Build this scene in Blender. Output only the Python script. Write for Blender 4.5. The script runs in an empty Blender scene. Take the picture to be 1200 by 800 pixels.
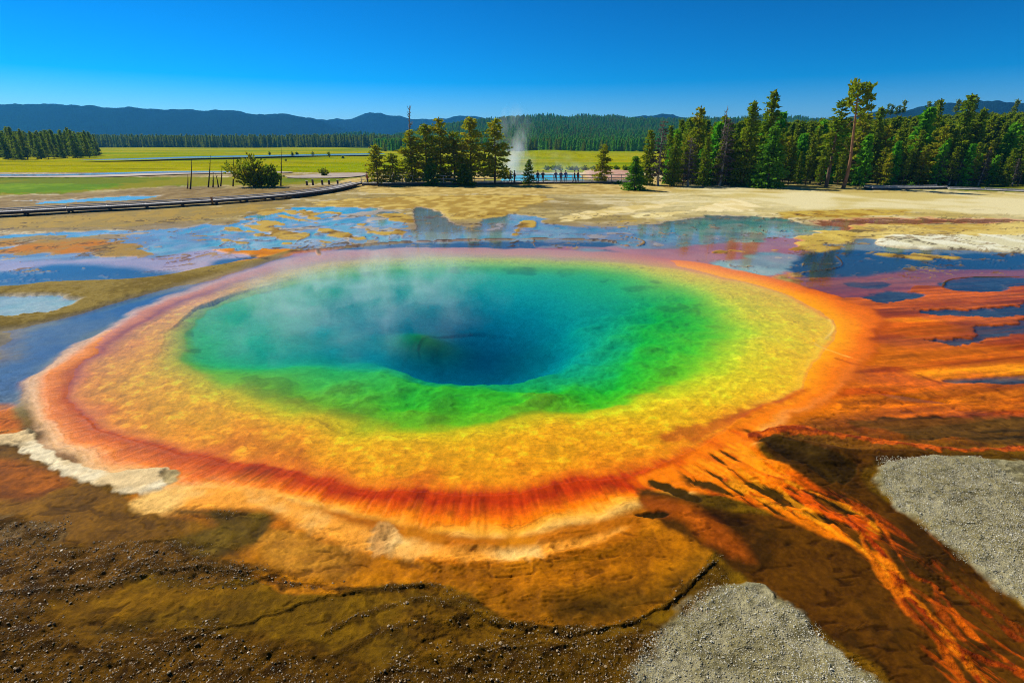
import bpy, bmesh, math, random
import numpy as np
from mathutils import Vector
random.seed(7); rng = np.random.default_rng(7)
R = math.radians
sc = bpy.context.scene
col0 = sc.collection
# ------------------------------------------------------------------ camera, sky, sun, exposure
CAM_H, PITCH, F = 6.0, R(21.3), 600.0
cd = bpy.data.cameras.new('camera'); cam = bpy.data.objects.new('camera', cd); col0.objects.link(cam)
cam.location = (0, 0, CAM_H); cam.rotation_euler = (math.pi/2 - PITCH, 0, 0)
cd.sensor_width = 36; cd.lens = 18; cd.clip_start = .1; cd.clip_end = 30000
sc.camera = cam
SUN_EL, SUN_AZ = R(42), R(-54)          # azimuth from +Y, clockwise
w = bpy.data.worlds.new('World'); sc.world = w; w.use_nodes = True
nt = w.node_tree; bg = nt.nodes['Background']
sky = nt.nodes.new('ShaderNodeTexSky'); sky.sky_type = 'NISHITA'; sky.sun_disc = False
sky.sun_elevation = SUN_EL; sky.sun_rotation = SUN_AZ
sky.altitude = 2200; sky.air_density = 1.0; sky.dust_density = 0.0; sky.ozone_density = 6.0
hs = nt.nodes.new('ShaderNodeHueSaturation'); hs.inputs['Saturation'].default_value = 1.25; hs.inputs['Hue'].default_value = .497
gm = nt.nodes.new('ShaderNodeGamma'); gm.inputs['Gamma'].default_value = 1.6
nt.links.new(sky.outputs[0], gm.inputs['Color']); nt.links.new(gm.outputs[0], hs.inputs['Color']); 
tint = nt.nodes.new('ShaderNodeVectorMath'); tint.operation = 'MULTIPLY'; tint.inputs[1].default_value = (.44, .40, .37)
nt.links.new(hs.outputs[0], tint.inputs[0]); nt.links.new(tint.outputs[0], bg.inputs['Color'])
bg.inputs['Strength'].default_value = 0.06
sl = bpy.data.lights.new('sun', 'SUN'); sl.energy = 4.2; sl.angle = R(.5); sl.color = (1, .95, .86)
so = bpy.data.objects.new('sun', sl); col0.objects.link(so)
S = Vector((math.cos(SUN_EL)*math.sin(SUN_AZ), math.cos(SUN_EL)*math.cos(SUN_AZ), math.sin(SUN_EL)))
so.rotation_euler = (-S).to_track_quat('-Z', 'Y').to_euler(); so.location = (-30, -10, 60)
vs = sc.view_settings; vs.view_transform = 'Standard'; vs.look = 'None'; vs.exposure = 0.6; vs.gamma = 1
sc.render.engine = 'CYCLES'; cy = sc.cycles
cy.use_denoising = True; cy.denoiser = 'OPENIMAGEDENOISE'; cy.denoising_input_passes = 'RGB_ALBEDO_NORMAL'; cy.denoising_prefilter = 'NONE'; cy.max_bounces = 8; cy.transparent_max_bounces = 24; cy.diffuse_bounces = 2
cy.glossy_bounces = 3; cy.transmission_bounces = 4; cy.volume_bounces = 2; cy.filter_width = 1.0; cy.volume_step_rate = 1.0
# ------------------------------------------------------------------ helpers
SP, CP = math.sin(PITCH), math.cos(PITCH)
def ray(px, py):
    a = (px-600)/F; b = (400-py)/F
    return np.array([a, CP + b*SP, -SP + b*CP])
def P(px, py, z=0.):                      # the ground point seen at a place of the photograph
    d = ray(px, py); t = (z-CAM_H)/d[2]
    return np.array([d[0]*t, d[1]*t])
def Pz(px, py, Y):                        # the height at forward distance Y
    d = ray(px, py); t = Y/d[1]
    return np.array([d[0]*t, Y, CAM_H + d[2]*t])
def proj(x, y, z):
    zc = y*CP - (z-CAM_H)*SP; yc = y*SP + (z-CAM_H)*CP
    return 600 + F*x/zc, 400 - F*yc/zc
def lin(c, k=1.):
    c = np.array(c, float)/255
    return np.where(c <= .04045, c/12.92, ((c+.055)/1.055)**2.4)*k
def sm(a, b, x):
    t = np.clip((x-a)/(b-a), 0, 1); return t*t*(3-2*t)
def hsh(ix, iy, s):
    h = (ix*374761393 + iy*668265263 + s*1442695041) & 0xffffffff
    h = ((h ^ (h >> 13))*1274126177) & 0xffffffff
    return (h ^ (h >> 16)).astype(np.float64)/4294967295.
def vn(x, y, s=0):
    fx = np.floor(x); fy = np.floor(y); ix = fx.astype(np.int64); iy = fy.astype(np.int64)
    u = x-fx; v = y-fy; u = u*u*u*(u*(u*6-15)+10); v = v*v*v*(v*(v*6-15)+10)
    a = hsh(ix, iy, s); b = hsh(ix+1, iy, s); c = hsh(ix, iy+1, s); d = hsh(ix+1, iy+1, s)
    return ((a+(b-a)*u) + ((c+(d-c)*u) - (a+(b-a)*u))*v)*2-1
def fbm(x, y, o=4, s=0, g=.5):
    r = 0*x; a = 1.; n = 0
    for k in range(o):
        r += a*vn(x, y, s+k*17); n += a; a *= g
        x, y = (x*1.6 - y*1.2)+3.1, (x*1.2 + y*1.6)+7.7
    return r/n*1.7
def ridge(x, y, o=4, s=0):
    r = 0*x; a = 1.; n = 0
    for k in range(o):
        r += a*(1-np.abs(vn(x, y, s+k*13))*2); n += a; a *= .5
        x, y = (x*1.6 - y*1.2)+1.1, (x*1.2 + y*1.6)+5.7
    return r/n
def tag(o, label=None, cat=None, group=None, kind=None):
    if label: o['label'] = label
    if cat: o['category'] = cat
    if group: o['group'] = group
    if kind: o['kind'] = kind
    return o
def mesh_np(name, v, f, smooth=True):     # f: (n,3) or (n,4)
    me = bpy.data.meshes.new(name); v = np.asarray(v, np.float32); f = np.asarray(f, np.int32)
    k = f.shape[1]
    me.vertices.add(len(v)); me.vertices.foreach_set('co', v.ravel())
    me.loops.add(f.size); me.loops.foreach_set('vertex_index', f.ravel())
    me.polygons.add(len(f)); me.polygons.foreach_set('loop_start', np.arange(0, f.size, k, dtype=np.int32))
    me.update(calc_edges=True)
    me.polygons.foreach_set('use_smooth', np.full(len(f), smooth)); me.validate(); return me
def vcol(me, c, name='col'):
    at = me.color_attributes.new(name, 'FLOAT_COLOR', 'POINT')
    c = np.asarray(c, np.float32)
    if c.shape[1] == 3: c = np.hstack([c, np.ones((len(c), 1), np.float32)])
    at.data.foreach_set('color', np.ascontiguousarray(c, np.float32).ravel())
def link(name, me, m=None, parent=None, loc=None):
    o = bpy.data.objects.new(name, me); col0.objects.link(o)
    if m: me.materials.append(m)
    if parent: o.parent = parent
    if loc is not None: o.location = loc
    return o
def empty(name, loc=(0, 0, 0), rz=0):
    o = bpy.data.objects.new(name, None); col0.objects.link(o); o.location = loc; o.rotation_euler = (0, 0, rz)
    o.empty_display_size = .2; return o
def copy_tree(o, parent=None):
    c = o.copy(); col0.objects.link(c); c.parent = parent
    for ch in o.children: copy_tree(ch, c)
    return c
class NT:                                  # short node builder
    def __init__(s, name):
        s.m = bpy.data.materials.new(name); s.m.use_nodes = True; s.t = s.m.node_tree; s.t.nodes.clear()
        s.out = s.t.nodes.new('ShaderNodeOutputMaterial')
    def n(s, ty, **kw):
        nd = s.t.nodes.new('ShaderNode'+ty)
        for k, v in kw.items():
            if k.startswith('_'): setattr(nd, k[1:], v); continue
        for k, v in kw.items():
            if k.startswith('_'): continue
            key = int(k[1:]) if k[0] == 'i' and k[1:].isdigit() else k.replace('__', ' ')
            if isinstance(v, bpy.types.NodeSocket): s.t.links.new(v, nd.inputs[key])
            else: nd.inputs[key].default_value = v
        return nd
    def noise(s, scale, detail=3, vec=None, rough=.5):
        nd = s.n('TexNoise', Scale=scale, Detail=detail, Roughness=rough)
        if vec is not None: s.t.links.new(vec, nd.inputs['Vector'])
        return nd.outputs['Fac']
    def math(s, op, a, b=0.): return s.n('Math', _operation=op, i0=a, i1=b).outputs[0]
    def rng(s, x, a, b, c, d): return s.n('MapRange', i0=x, i1=a, i2=b, i3=c, i4=d).outputs[0]
    def mul(s, c, f):                      # colour times value
        return s.n('VectorMath', _operation='SCALE', i0=c, Scale=f).outputs[0]
    def mix(s, f, a, b):
        nd = s.t.nodes.new('ShaderNodeMix'); nd.data_type = 'RGBA'
        for i, v in ((0, f), (6, a), (7, b)):
            if isinstance(v, bpy.types.NodeSocket): s.t.links.new(v, nd.inputs[i])
            else: nd.inputs[i].default_value = v if i == 0 else (*v[:3], 1)
        return nd.outputs[2]
    def surf(s, x): s.t.links.new(x, s.out.inputs['Surface']); return s.m
def simple(name, c, rough=.8, var=.25, scale=6., spec=.3, bump=0., metal=0):
    b = NT(name); tc = b.n('TexCoord').outputs['Object']
    n = b.noise(scale, 4, tc); f = b.rng(n, .3, .7, 1-var, 1+var)
    rnd = b.n('ObjectInfo').outputs['Random']; f = b.math('MULTIPLY', f, b.rng(rnd, 0, 1, .85, 1.15))
    cc = b.mul((*c, ), f)
    p = b.n('BsdfPrincipled', Roughness=rough, Metallic=metal); b.t.links.new(cc, p.inputs['Base Color']); p.inputs['Specular IOR Level'].default_value = spec
    if bump:
        bp = b.n('Bump', Strength=bump, Distance=.02, Height=b.noise(scale*4, 4, tc)); b.t.links.new(bp.outputs[0], p.inputs['Normal'])
    return b.surf(p.outputs[0])
# ------------------------------------------------------------------ the terrace round the spring: one sheet, finer near by
NR, NC, SMAX = 820, 1080, 1.30
th = np.linspace(R(62), R(3.06), NR); D = CAM_H/np.tan(th)
sx = np.linspace(-SMAX, SMAX, NC)
HW = .93*D + 2.2
Y = np.repeat(D, NC); X = (HW[:, None]*sx[None, :]).ravel(); SX = np.tile(sx, NR)
N = len(X)
nA = fbm(X/3.2, Y/3.2, 4, 1); nB = fbm(X/.9, Y/.9, 4, 2); nC = fbm(X/.22, Y/.22, 4, 3)
nD = fbm(X/9., Y/9., 3, 4); nF = vn(X/.05, Y/.05, 5)*.6 + vn(X/.024, Y/.024, 6)*.4
fB = sm(20, 32, Y); nB = nB*(1-fB) + fbm(X/.9, Y/1.4, 2, 2)*fB; nC = nC*(1-sm(18, 28, Y)); nF = nF*(1-sm(12, 18, Y))
rC = ridge(X/.30+.25*nB, Y/.22+.2*nA, 3, 15)
rB = ridge(X/.7+.3*nB, Y/.7+.3*nA, 4, 11)
COL = np.zeros((N, 3)); RGH = np.full(N, .55); BMP = np.full(N, .5); SPC = np.full(N, .25); Z = np.full(N, .05)
def W(pts, z=0.): return np.array([P(*p, z) for p in pts])
def sdf(px, py, poly, closed=True):
    n = len(poly); d2 = np.full(len(px), 1e18); ins = np.zeros(len(px), bool)
    for i in range(n if closed else n-1):
        a = poly[i]; b = poly[(i+1) % n]; e = b-a; wx = px-a[0]; wy = py-a[1]
        t = np.clip((wx*e[0]+wy*e[1])/max(e@e, 1e-12), 0, 1)
        d2 = np.minimum(d2, (wx-e[0]*t)**2 + (wy-e[1]*t)**2)
        if closed:
            c = ((a[1] <= py) != (b[1] <= py))
            with np.errstate(divide='ignore', invalid='ignore'):
                xi = a[0] + (py-a[1])/(b[1]-a[1])*e[0]
            ins ^= c & (px < xi)
    d = np.sqrt(d2); return np.where(ins, -d, d)
def smoothpoly(w, closed=True, k=6):       # Catmull-Rom through the points
    n = len(w); out = []
    for i in range(n if closed else n-1):
        p0, p1, p2, p3 = [w[(i+j) % n] if closed else w[min(max(i+j, 0), n-1)] for j in (-1, 0, 1, 2)]
        for t in np.linspace(0, 1, k, endpoint=False):
            out.append(.5*((2*p1)+(-p0+p2)*t+(2*p0-5*p1+4*p2-p3)*t*t+(-p0+3*p1-3*p2+p3)*t**3))
    if not closed: out.append(w[-1])
    return np.array(out)
def area(pts, soft, amp, k=4, fine=.35):
    """mask of a patch: soft and amp in metres, noise makes its edge uneven"""
    w_ = smoothpoly(W(pts), True, k); far_ = 1+.9*(w_[:, 1].mean() > 26); amp *= far_; m = soft + amp*2 + .05
    lo = w_.min(0)-m; hi = w_.max(0)+m
    ix = np.nonzero((X > lo[0]) & (X < hi[0]) & (Y > lo[1]) & (Y < hi[1]))[0]
    d = sdf(X[ix], Y[ix], w_) + amp*((1-fine)*(.65*nA[ix] + .6*nB[ix]) + fine*nC[ix])
    return ix, 1-sm(-soft, soft, d)
def stroke(pts, w0, w1, soft, amp, k=5):
    w_ = smoothpoly(W(pts), False, k); m = max(w0, w1) + soft + amp*2
    lo = w_.min(0)-m; hi = w_.max(0)+m
    ix = np.nonzero((X > lo[0]) & (X < hi[0]) & (Y > lo[1]) & (Y < hi[1]))[0]
    d = sdf(X[ix], Y[ix], w_, False)
    L = np.linalg.norm(w_[-1]-w_[0]); al = np.clip(((X[ix]-w_[0][0])*(w_[-1]-w_[0])[0] + (Y[ix]-w_[0][1])*(w_[-1]-w_[0])[1])/L**2, 0, 1)
    d = d - (w0+(w1-w0)*al) + amp*(.5*nB[ix]+.6*nC[ix])
    return ix, 1-sm(-soft, soft, d)
def put(im, c=None, c2=None, key=None, z=None, zadd=None, r=None, b=None, k=1.):
    ix, m = im; m = m*k
    if c is not None:
        cc = lin(c)[None, :]
        if c2 is not None:
            kk = sm(-.5, .5, (nB if key is None else key)[ix])[:, None]; cc = cc*(1-kk) + lin(c2)[None, :]*kk
        COL[ix] = COL[ix]*(1-m[:, None]) + cc*m[:, None]
    if z is not None: Z[ix] = Z[ix]*(1-m) + np.broadcast_to(z, N)[ix]*m
    if zadd is not None: Z[ix] += np.broadcast_to(zadd, N)[ix]*m
    if r is not None: RGH[ix] = RGH[ix]*(1-m) + r*m
    if b is not None: BMP[ix] = BMP[ix]*(1-m) + b*m
# ---- contour coordinate of the spring: 0 centre, 1 vent, 2 blue, 3 green, 4 gold, 5 outer rim
C0 = P(566, 412, -1.2)
KS = [
 [(650,430),(650,412),(626,393),(570,382),(508,390),(474,412),(482,445),(515,457),(580,459),(612,453)],
 [(748,402),(732,433),(705,456),(650,464),(580,464),(515,461),(480,451),(430,434),(350,428),(290,431),(245,425),(228,408),(232,390),(262,364),(330,342),(430,328),(560,323),(680,330),(745,350),(762,374)],
 [(480,509),(560,501),(640,488),(720,472),(780,452),(825,424),(846,392),(838,362),(805,340),(760,326),(690,316),(560,311),(430,317),(330,333),(262,357),(222,385),(212,410),(228,435),(290,466),(350,484),(420,501)],
 [(975,380),(962,402),(945,430),(920,462),(860,492),(800,518),(740,542),(650,562),(560,571),(450,568),(350,553),(250,535),(170,512),(110,492),(86,465),(98,435),(135,402),(185,370),(240,345),(300,325),(380,308),(480,301),(560,301),(700,306),(800,318),(880,335),(940,356)],
 [(1035,385),(1020,425),(985,455),(925,500),(850,560),(770,600),(700,628),(620,648),(540,652),(460,638),(400,618),(330,597),(240,587),(170,575),(100,550),(50,522),(20,492),(22,465),(42,440),(72,415),(118,385),(178,355),(258,325),(340,302),(420,292),(560,290),(700,294),(800,305),(900,325),(980,348),(1025,366)]]
TH = np.arctan2(Y-C0[1], X-C0[0]); RR = np.hypot(X-C0[0], Y-C0[1])
tg = np.linspace(-math.pi, math.pi, 1441)
RK = []
for k_, zk in zip(KS, (-1.2, -.35, -.11, 0, 0)):
    w_ = smoothpoly(W(k_, zk), True, 8)-C0; a = np.arctan2(w_[:, 1], w_[:, 0]); o = np.argsort(a)
    r_ = np.interp(tg, np.r_[a[o]-2*math.pi, a[o], a[o]+2*math.pi], np.tile(np.hypot(w_[:, 0], w_[:, 1])[o], 3))
    ker = np.hanning(15); ker /= ker.sum(); r_ = np.convolve(np.r_[r_[-21:-1], r_, r_[1:21]], ker, 'same')[20:-20]
    RK.append(np.interp(TH, tg, r_))
for i in range(1, 5): RK[i] = np.maximum(RK[i], RK[i-1]+.12)
Rw = RR + (.22*nA+.10*nB)*sm(0, 3, RR)
T = np.where(Rw < RK[0], Rw/RK[0], 0)
for i in range(1, 5):
    T = np.where((Rw >= RK[i-1]) & (Rw < RK[i]), i+(Rw-RK[i-1])/(RK[i]-RK[i-1]), T)
T = np.where(Rw >= RK[4], 5+(Rw-RK[4]), T)
ang = TH                                   # +pi/2 is away from the viewpoint
wFront = (1-.85*sm(.55, .85, np.cos(ang)))*sm(.15, .6, -np.sin(ang))*(1-.55*sm(.35, .85, -np.cos(ang))); wBack = sm(.2, .75, np.sin(ang)); wLeft = sm(.15, .7, -np.cos(ang))*(1-wFront*.6); wRight = sm(.3, .85, np.cos(ang))
strk = fbm(TH*26, RR*.5, 4, 31); strk2 = fbm(TH*70, RR*.9, 3, 35); conc = fbm(T*5., TH*4, 3, 41)
def ramp(stops, t):
    ts = [s[0] for s in stops]; cs = np.array([lin(s[1]) for s in stops])
    return np.stack([np.interp(t, ts, cs[:, j]) for j in range(3)], 1)
FR = [(0,(120,160,180)),(1,(160,205,205)),(1.25,(130,205,120)),(2,(110,205,30)),(2.5,(130,204,14)),(2.85,(150,190,12)),(3.04,(240,188,6)),(3.4,(246,166,2)),(3.85,(242,146,2)),(3.98,(228,114,2)),(4.12,(190,60,1)),(4.32,(182,50,1)),(4.5,(216,88,2)),(4.64,(246,128,8)),(4.78,(252,172,50)),(4.92,(250,190,90)),(5.05,(214,140,44)),(5.3,(160,96,8))]
BK = [(0,(120,160,180)),(1,(185,222,222)),(2,(180,226,150)),(2.7,(200,214,80)),(3.1,(236,216,60)),(3.7,(250,206,40)),(4,(244,196,80)),(4.12,(240,180,100)),(4.5,(232,160,110)),(5,(226,146,104)),(6,(214,136,100)),(9,(190,130,90))]
LF = [(0,(120,160,180)),(1,(185,222,222)),(2,(170,220,120)),(2.8,(190,196,30)),(3.05,(242,184,6)),(3.4,(240,160,10)),(3.8,(232,142,24)),(4.0,(208,120,34)),(4.16,(176,92,34)),(4.36,(216,122,26)),(4.6,(236,144,66)),(4.8,(222,176,140)),(5,(170,140,120)),(5.4,(90,80,80))]
RT = [(0,(120,160,180)),(1,(170,220,195)),(2,(110,216,50)),(2.7,(150,216,10)),(3.1,(214,212,5)),(3.6,(246,204,4)),(3.9,(248,188,4)),(3.99,(252,196,30)),(4.06,(250,168,6)),(4.4,(250,146,3)),(4.7,(240,116,4)),(5,(214,96,4)),(5.6,(196,82,4)),(7,(184,80,6))]
tj = T + .035*nB*(T > 1) + .02*conc + (T > 3.95)*(T < 4.7)*.05*strk2*wFront
cF, cB, cL, cR = ramp(FR, tj), ramp(BK, tj), ramp(LF, tj), ramp(RT, tj)
ws = np.stack([wFront+1e-3, wBack, wLeft*(1-.5*wBack), wRight], 1); ws = ws/ws.sum(1, keepdims=True)
ringc = cF*ws[:, :1] + cB*ws[:, 1:2] + cL*ws[:, 2:3] + cR*ws[:, 3:4]
# ---- land outside the rim, back to front
COL[:] = lin((172, 150, 84)); kk = sm(-.6, .6, nD+.4*nA)[:, None]
COL[:] = COL*(1-kk) + lin((140, 118, 62))*kk
rt = sm(-5, 25, X)[:, None]*sm(28, 40, Y)[:, None]
COL[:] = COL*(1-rt) + (lin((214, 198, 138))*(1-kk) + lin((196, 172, 92))*kk)*rt
BASEZ = .05 + (.03*nA + .012*nB)*(1-.5*sm(26, 36, Y))
Z[:] = BASEZ
lines = ridge(X/5.+.6*nB, Y/2.6+.5*nA, 4, 51)      # dark crack lines over the flats
ck = sm(.62, .86, lines)*sm(24, 34, Y); COL *= (1-.22*ck)[:, None]; Z -= .02*ck
ALL = np.arange(N)
st1 = fbm(X/6.+.5*nB, Y/1.6+.4*nA, 4, 57); st2 = fbm(X/2.2, Y/.8+.3*nA, 3, 58); mf_ = sm(26, 34, Y)
COL[:] = COL*(1+(.22*st1+.12*st2)*mf_)[:, None]; pk = mf_*sm(.25, .7, st1*.7+st2*.5); COL[:] = COL*(1-.5*pk[:, None]) + lin((226,214,176))*.5*pk[:, None]
cr2 = ridge(X/.55+.4*nB+.1*nC, Y/.3+.4*nA+.1*nC, 3, 63)
def zone(m, **kw): put((ALL, m), **kw)
# foreground: dark mineral brown
fg = 1-sm(10.5, 14.5, Y + .5*nA + .12*np.abs(X))
zone(fg, c=(112, 80, 2), c2=(76, 54, 2), key=nA+.5*nB, r=.6, b=1.)
smt = fbm(X/2.4+.4*nB, Y/.45+.5*nA, 4, 66); COL[:] = COL*(1+fg*(.26*smt+.10*nC))[:, None]; gb = fg*sm(.1, .7, smt+.5*nA); COL[:] = COL*(1-.5*gb[:, None])+lin((134,90,5))*.5*gb[:, None]
led = fbm(X/1.2+.8*nA, Y/.5+.5*nA, 5, 61)+.10*nC+.05*nB; ter = (np.floor(led*4.5)+sm(.0, .10, led*4.5-np.floor(led*4.5)))/4.5
lw_ = sm(.0, .6, nA+.4*nD); cks = sm(.43, .49, np.abs(led*4.5-np.floor(led*4.5)-.5))*lw_*fg; COL *= (1-.55*cks)[:, None]; Z += fg*(.055*ter*lw_ + .012*rB*lw_ + .010*nC + .006*rC)
# right side: warm mats on which water runs off
rs = sm(0, 3, X-.55*(Y-9)-5.0)*sm(8.5, 11, Y)*(1-sm(27, 33, Y+.8*nA))
flow = fbm((Y-.15*X)/.55+.3*nA, X/6., 4, 71)
zone(rs, c=(208, 96, 4), c2=(150, 60, 4), key=flow*1.2, z=.03-.045*sm(19, 25, Y)+.006*nB, r=.3, b=.3)
# water margin at the left, water sheets behind
lw = sm(0, 2.5, -X-.45*Y-3.)*sm(10.5, 12, Y)*(1-sm(30, 36, Y))
zone(lw, c=(120, 112, 100), c2=(140, 126, 96), key=nA, z=-.05+.03*nA, r=.5)
bk = sm(25, 28, Y)*(1-sm(38, 44, Y+2*nA))*sm(-30, -24, X)
zone(bk, c=(186, 164, 128), c2=(150, 134, 112), key=nA+.5*nD, z=-.03+.02*nA, r=.4)
def wet(pts, depth=.05, soft=.3, amp=.8, c=(212, 202, 182), c2=(168, 160, 146), isl=.07):
    put(area(pts, soft, amp), c=c, c2=c2, key=nA, z=-depth+isl*(nA*.6+nB*.55+nC*.2), r=.45)
def dry(pts, c, c2=None, h=.05, soft=.25, amp=.6, r=.7, b=.5, key=None):
    put(area(pts, soft, amp), c=c, c2=c2, z=h+(.02*nB+.01*nC)*(1-.75*sm(24, 34, Y)), r=r, b=b, key=key)
# far meadow parts of the terrace sheet
put(area([(-500,208),(-500,231),(0,229),(70,228),(120,223),(200,219),(330,218),(420,211),(425,208)], .5, 1.2, k=1), c=(136,132,14), c2=(104,122,10), key=nD+.6*nA, z=.09+.03*nB, r=.9)
put(area([(-500,216),(-500,230),(0,228),(60,227),(130,221),(150,216),(60,216)], .5, 1.2, k=1), c=(118,150,10), c2=(92,130,8), key=nA, r=.9)
dry([(100,228),(180,222),(330,221),(420,215),(430,220),(380,228),(250,236),(100,243),(0,246),(0,232)], (150,126,76), (128,104,56), h=.08)
put(area([(1040,206),(1100,203),(1300,203),(1300,226),(1180,226),(1060,222)], .5, 1., k=1), c=(150,148,40), c2=(112,122,26), key=nA, r=.9)
dry([(430,208),(760,208),(780,226),(600,228),(430,226)], (206,180,106), (178,150,78), h=.07)
put(area([(585,209),(700,209),(705,215.5),(585,215.5)], .4, .8), c=(150,150,40), c2=(200,170,60), key=nA)
dry([(690,201),(735,202),(742,210),(728,213),(690,213)], (206,170,146), (188,140,116), h=.55, soft=1.2)
# left flats
dry([(-200,256),(0,256),(150,249),(260,242),(330,240),(260,256),(200,262),(90,268),(-200,270)], (150,128,66), (168,138,60), h=.05)
wet([(-200,279),(0,275),(100,270),(180,269),(230,262),(245,258),(250,264),(200,279),(150,276),(60,278),(-200,286)], .05, .25, .6)
wet([(20,236),(100,233),(165,229),(180,231),(140,235),(60,238)], .03, .3, .8, isl=.05)
dry([(-200,283),(0,282),(60,281),(130,281),(175,290),(178,298),(120,300),(60,298),(-200,306)], (158,126,58), (186,112,24), h=.05, key=nA+sm(-22,-14,X)*1.2-.6)
wet([(-100,290),(0,289),(30,284),(42,282),(30,288),(0,292),(-100,297)], .03, .15, .4)
wet([(-200,305),(0,302),(80,298),(120,296),(80,301),(0,307),(-200,312)], .03, .2, .3)
wet([(175,282),(200,280),(235,285),(240,293),(190,297),(172,294)], .05, .2, .4)
put(area([(-100,305),(60,304),(180,301),(230,293),(290,291),(330,296),(250,312),(200,325),(60,318),(-100,318)], .4, .5), c=(226,178,158), c2=(206,160,150), key=nA, z=-.02+.006*nB, r=.4)
wet([(-200,318),(0,318),(60,309),(120,309),(185,317),(205,320),(170,327),(60,331),(-200,337)], .06, .5, .3, c=(90,92,96), c2=(70,76,88), isl=.0)
wet([(245,308),(270,303),(300,300),(310,304),(290,310),(255,314)], .05, .3, .3, c=(90,92,96), c2=(80,80,90), isl=.0)
dry([(252,293),(290,291),(330,292),(348,293),(338,300),(305,306),(290,312),(262,312),(282,306),(300,303),(290,298)], (190,110,14), (214,134,20), h=.06, soft=.15, amp=.3)
dry([(-200,335),(0,336),(60,331),(140,328),(200,322),(250,312),(300,305),(345,293),(350,294),(310,308),(250,323),(180,342),(130,355),(90,368),(40,380),(0,388),(-200,410)], (150,128,62), (118,98,40), h=.10, soft=.35, amp=.25, r=.85, b=1.2, key=nC+.6*nA)
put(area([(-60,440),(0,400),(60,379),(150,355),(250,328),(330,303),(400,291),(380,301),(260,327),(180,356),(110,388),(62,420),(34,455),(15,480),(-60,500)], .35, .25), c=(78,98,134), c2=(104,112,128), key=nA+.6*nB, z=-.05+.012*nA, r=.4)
wet([(-200,350),(0,347),(50,346),(88,353),(70,361),(20,370),(-200,378)], .04, .25, .35, isl=.03)
dry([(-200,410),(0,386),(30,392),(18,405),(0,425),(-200,450)], (140,128,96), (110,104,90), h=.01, soft=.5, amp=.5)
# behind the spring
dry([(380,236),(500,230),(640,230),(600,250),(540,258),(520,254),(500,246),(440,247),(380,243)], (206,178,92), (170,138,60), h=.05)
def fan(pts): put(area(pts, .12, .35, fine=.2), c=(190,158,70), c2=(150,116,44), z=.03+.01*nC, r=.7)
wet([(255,268),(330,246),(400,243),(465,246),(478,256),(470,277),(420,287),(375,290),(330,290),(280,290),(250,282)], .045, .3, .9, isl=.095)
for p in ([(300,266),(330,268),(355,275),(350,280),(322,277)], [(355,246),(372,250),(362,255),(350,250)], [(368,266),(395,270),(425,280),(410,280),(380,272)],
          [(440,252),(480,262),(492,259),(470,250)], [(452,266),(478,270),(476,276),(462,272)], [(300,247),(330,246),(310,252)], [(420,262),(440,270),(430,272)]): fan(p)
for k_ in range(26):
    a_ = rng.uniform(255, 470); b_ = rng.uniform(246, 286); l_ = rng.uniform(6, 20); fan([(a_, b_), (a_+l_, b_+l_*.16-.6), (a_+l_*1.8, b_+l_*.34), (a_+l_*.9, b_+l_*.22+.6)])
for k_ in range(30):
    a_ = rng.uniform(580, 960); b_ = rng.uniform(254, 284); l_ = rng.uniform(6, 24); fan([(a_, b_), (a_+l_, b_-l_*.10-.5), (a_+l_*1.8, b_-l_*.16), (a_+l_*.9, b_-l_*.06+.5)])
wet([(486,243),(508,246),(528,258),(558,274),(575,281),(481,284),(484,262)], .05, .25, .3, c=(196,178,172), c2=(166,152,154), isl=.01)
wet([(558,262),(595,251),(640,256),(650,262),(720,268),(800,256),(850,252),(925,258),(960,270),(900,277),(830,286),(770,292),(720,291),(640,282),(560,281),(552,270)], .05, .25, .6, c=(186,178,168), c2=(150,146,146), isl=.06)
fan([(560,256),(586,254),(596,250),(570,250)]); fan([(603,264),(622,258),(626,262),(606,275),(600,274)]); fan([(548,262),(559,262),(553,270)])
dry([(650,262),(665,254),(700,246),(760,240),(800,238),(760,246),(700,256)], (232,212,150), (214,190,116), h=.06)
dry([(735,254),(760,250),(805,248),(790,254),(760,256)], (236,220,156), (222,200,128), h=.06)
dry([(812,248),(832,240),(860,235),(886,240),(880,247),(850,248)], (240,222,166), (226,204,140), h=.08)
dry([(800,228),(900,226),(1200,228),(1300,230),(1300,256),(1200,252),(1060,250),(960,247),(920,240),(860,232)], (226,212,158), (204,184,110), h=.07, key=nD+.5*nA)
dry([(912,251),(960,247),(1060,247),(1050,252),(960,256)], (200,170,70), (160,120,40), h=.04)
# the pale orange film behind the rim
put(area([(345,298),(420,289),(560,287),(700,288),(760,290),(830,286),(900,275),(960,272),(950,262),(1000,256),(1200,258),(1300,260),(1300,266),(1100,264),(980,280),(960,300),(900,330),(800,308),(560,300),(400,302)], .5, .9), c=(214,132,100), c2=(196,106,70), key=nA, z=-.012+.006*nB, r=.35, b=.2)
wet([(400,291),(440,287),(520,284),(640,282),(715,284),(700,289),(660,288),(622,292),(612,296),(580,295),(530,290),(460,294),(405,297)], .05, .3, .5, c=(90,88,90), c2=(80,84,96), isl=.02)
wet([(680,290),(715,292),(720,298),(690,300),(665,297)], .03, .5, .4, c=(160,116,104), isl=.0)
wet([(880,268),(960,264),(990,268),(960,276),(900,280),(870,284),(866,276)], .04, .25, .5, isl=.04)
wet([(845,305),(900,296),(940,298),(945,310),(900,322),(850,318)], .04, .25, .5, isl=.05)
wet([(930,300),(960,292),(1040,294),(1100,296),(1300,298),(1300,318),(1100,316),(1060,320),(1000,326),(940,325)], .06, .3, .5, c=(70,76,86), c2=(60,66,80), isl=.0)
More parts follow.
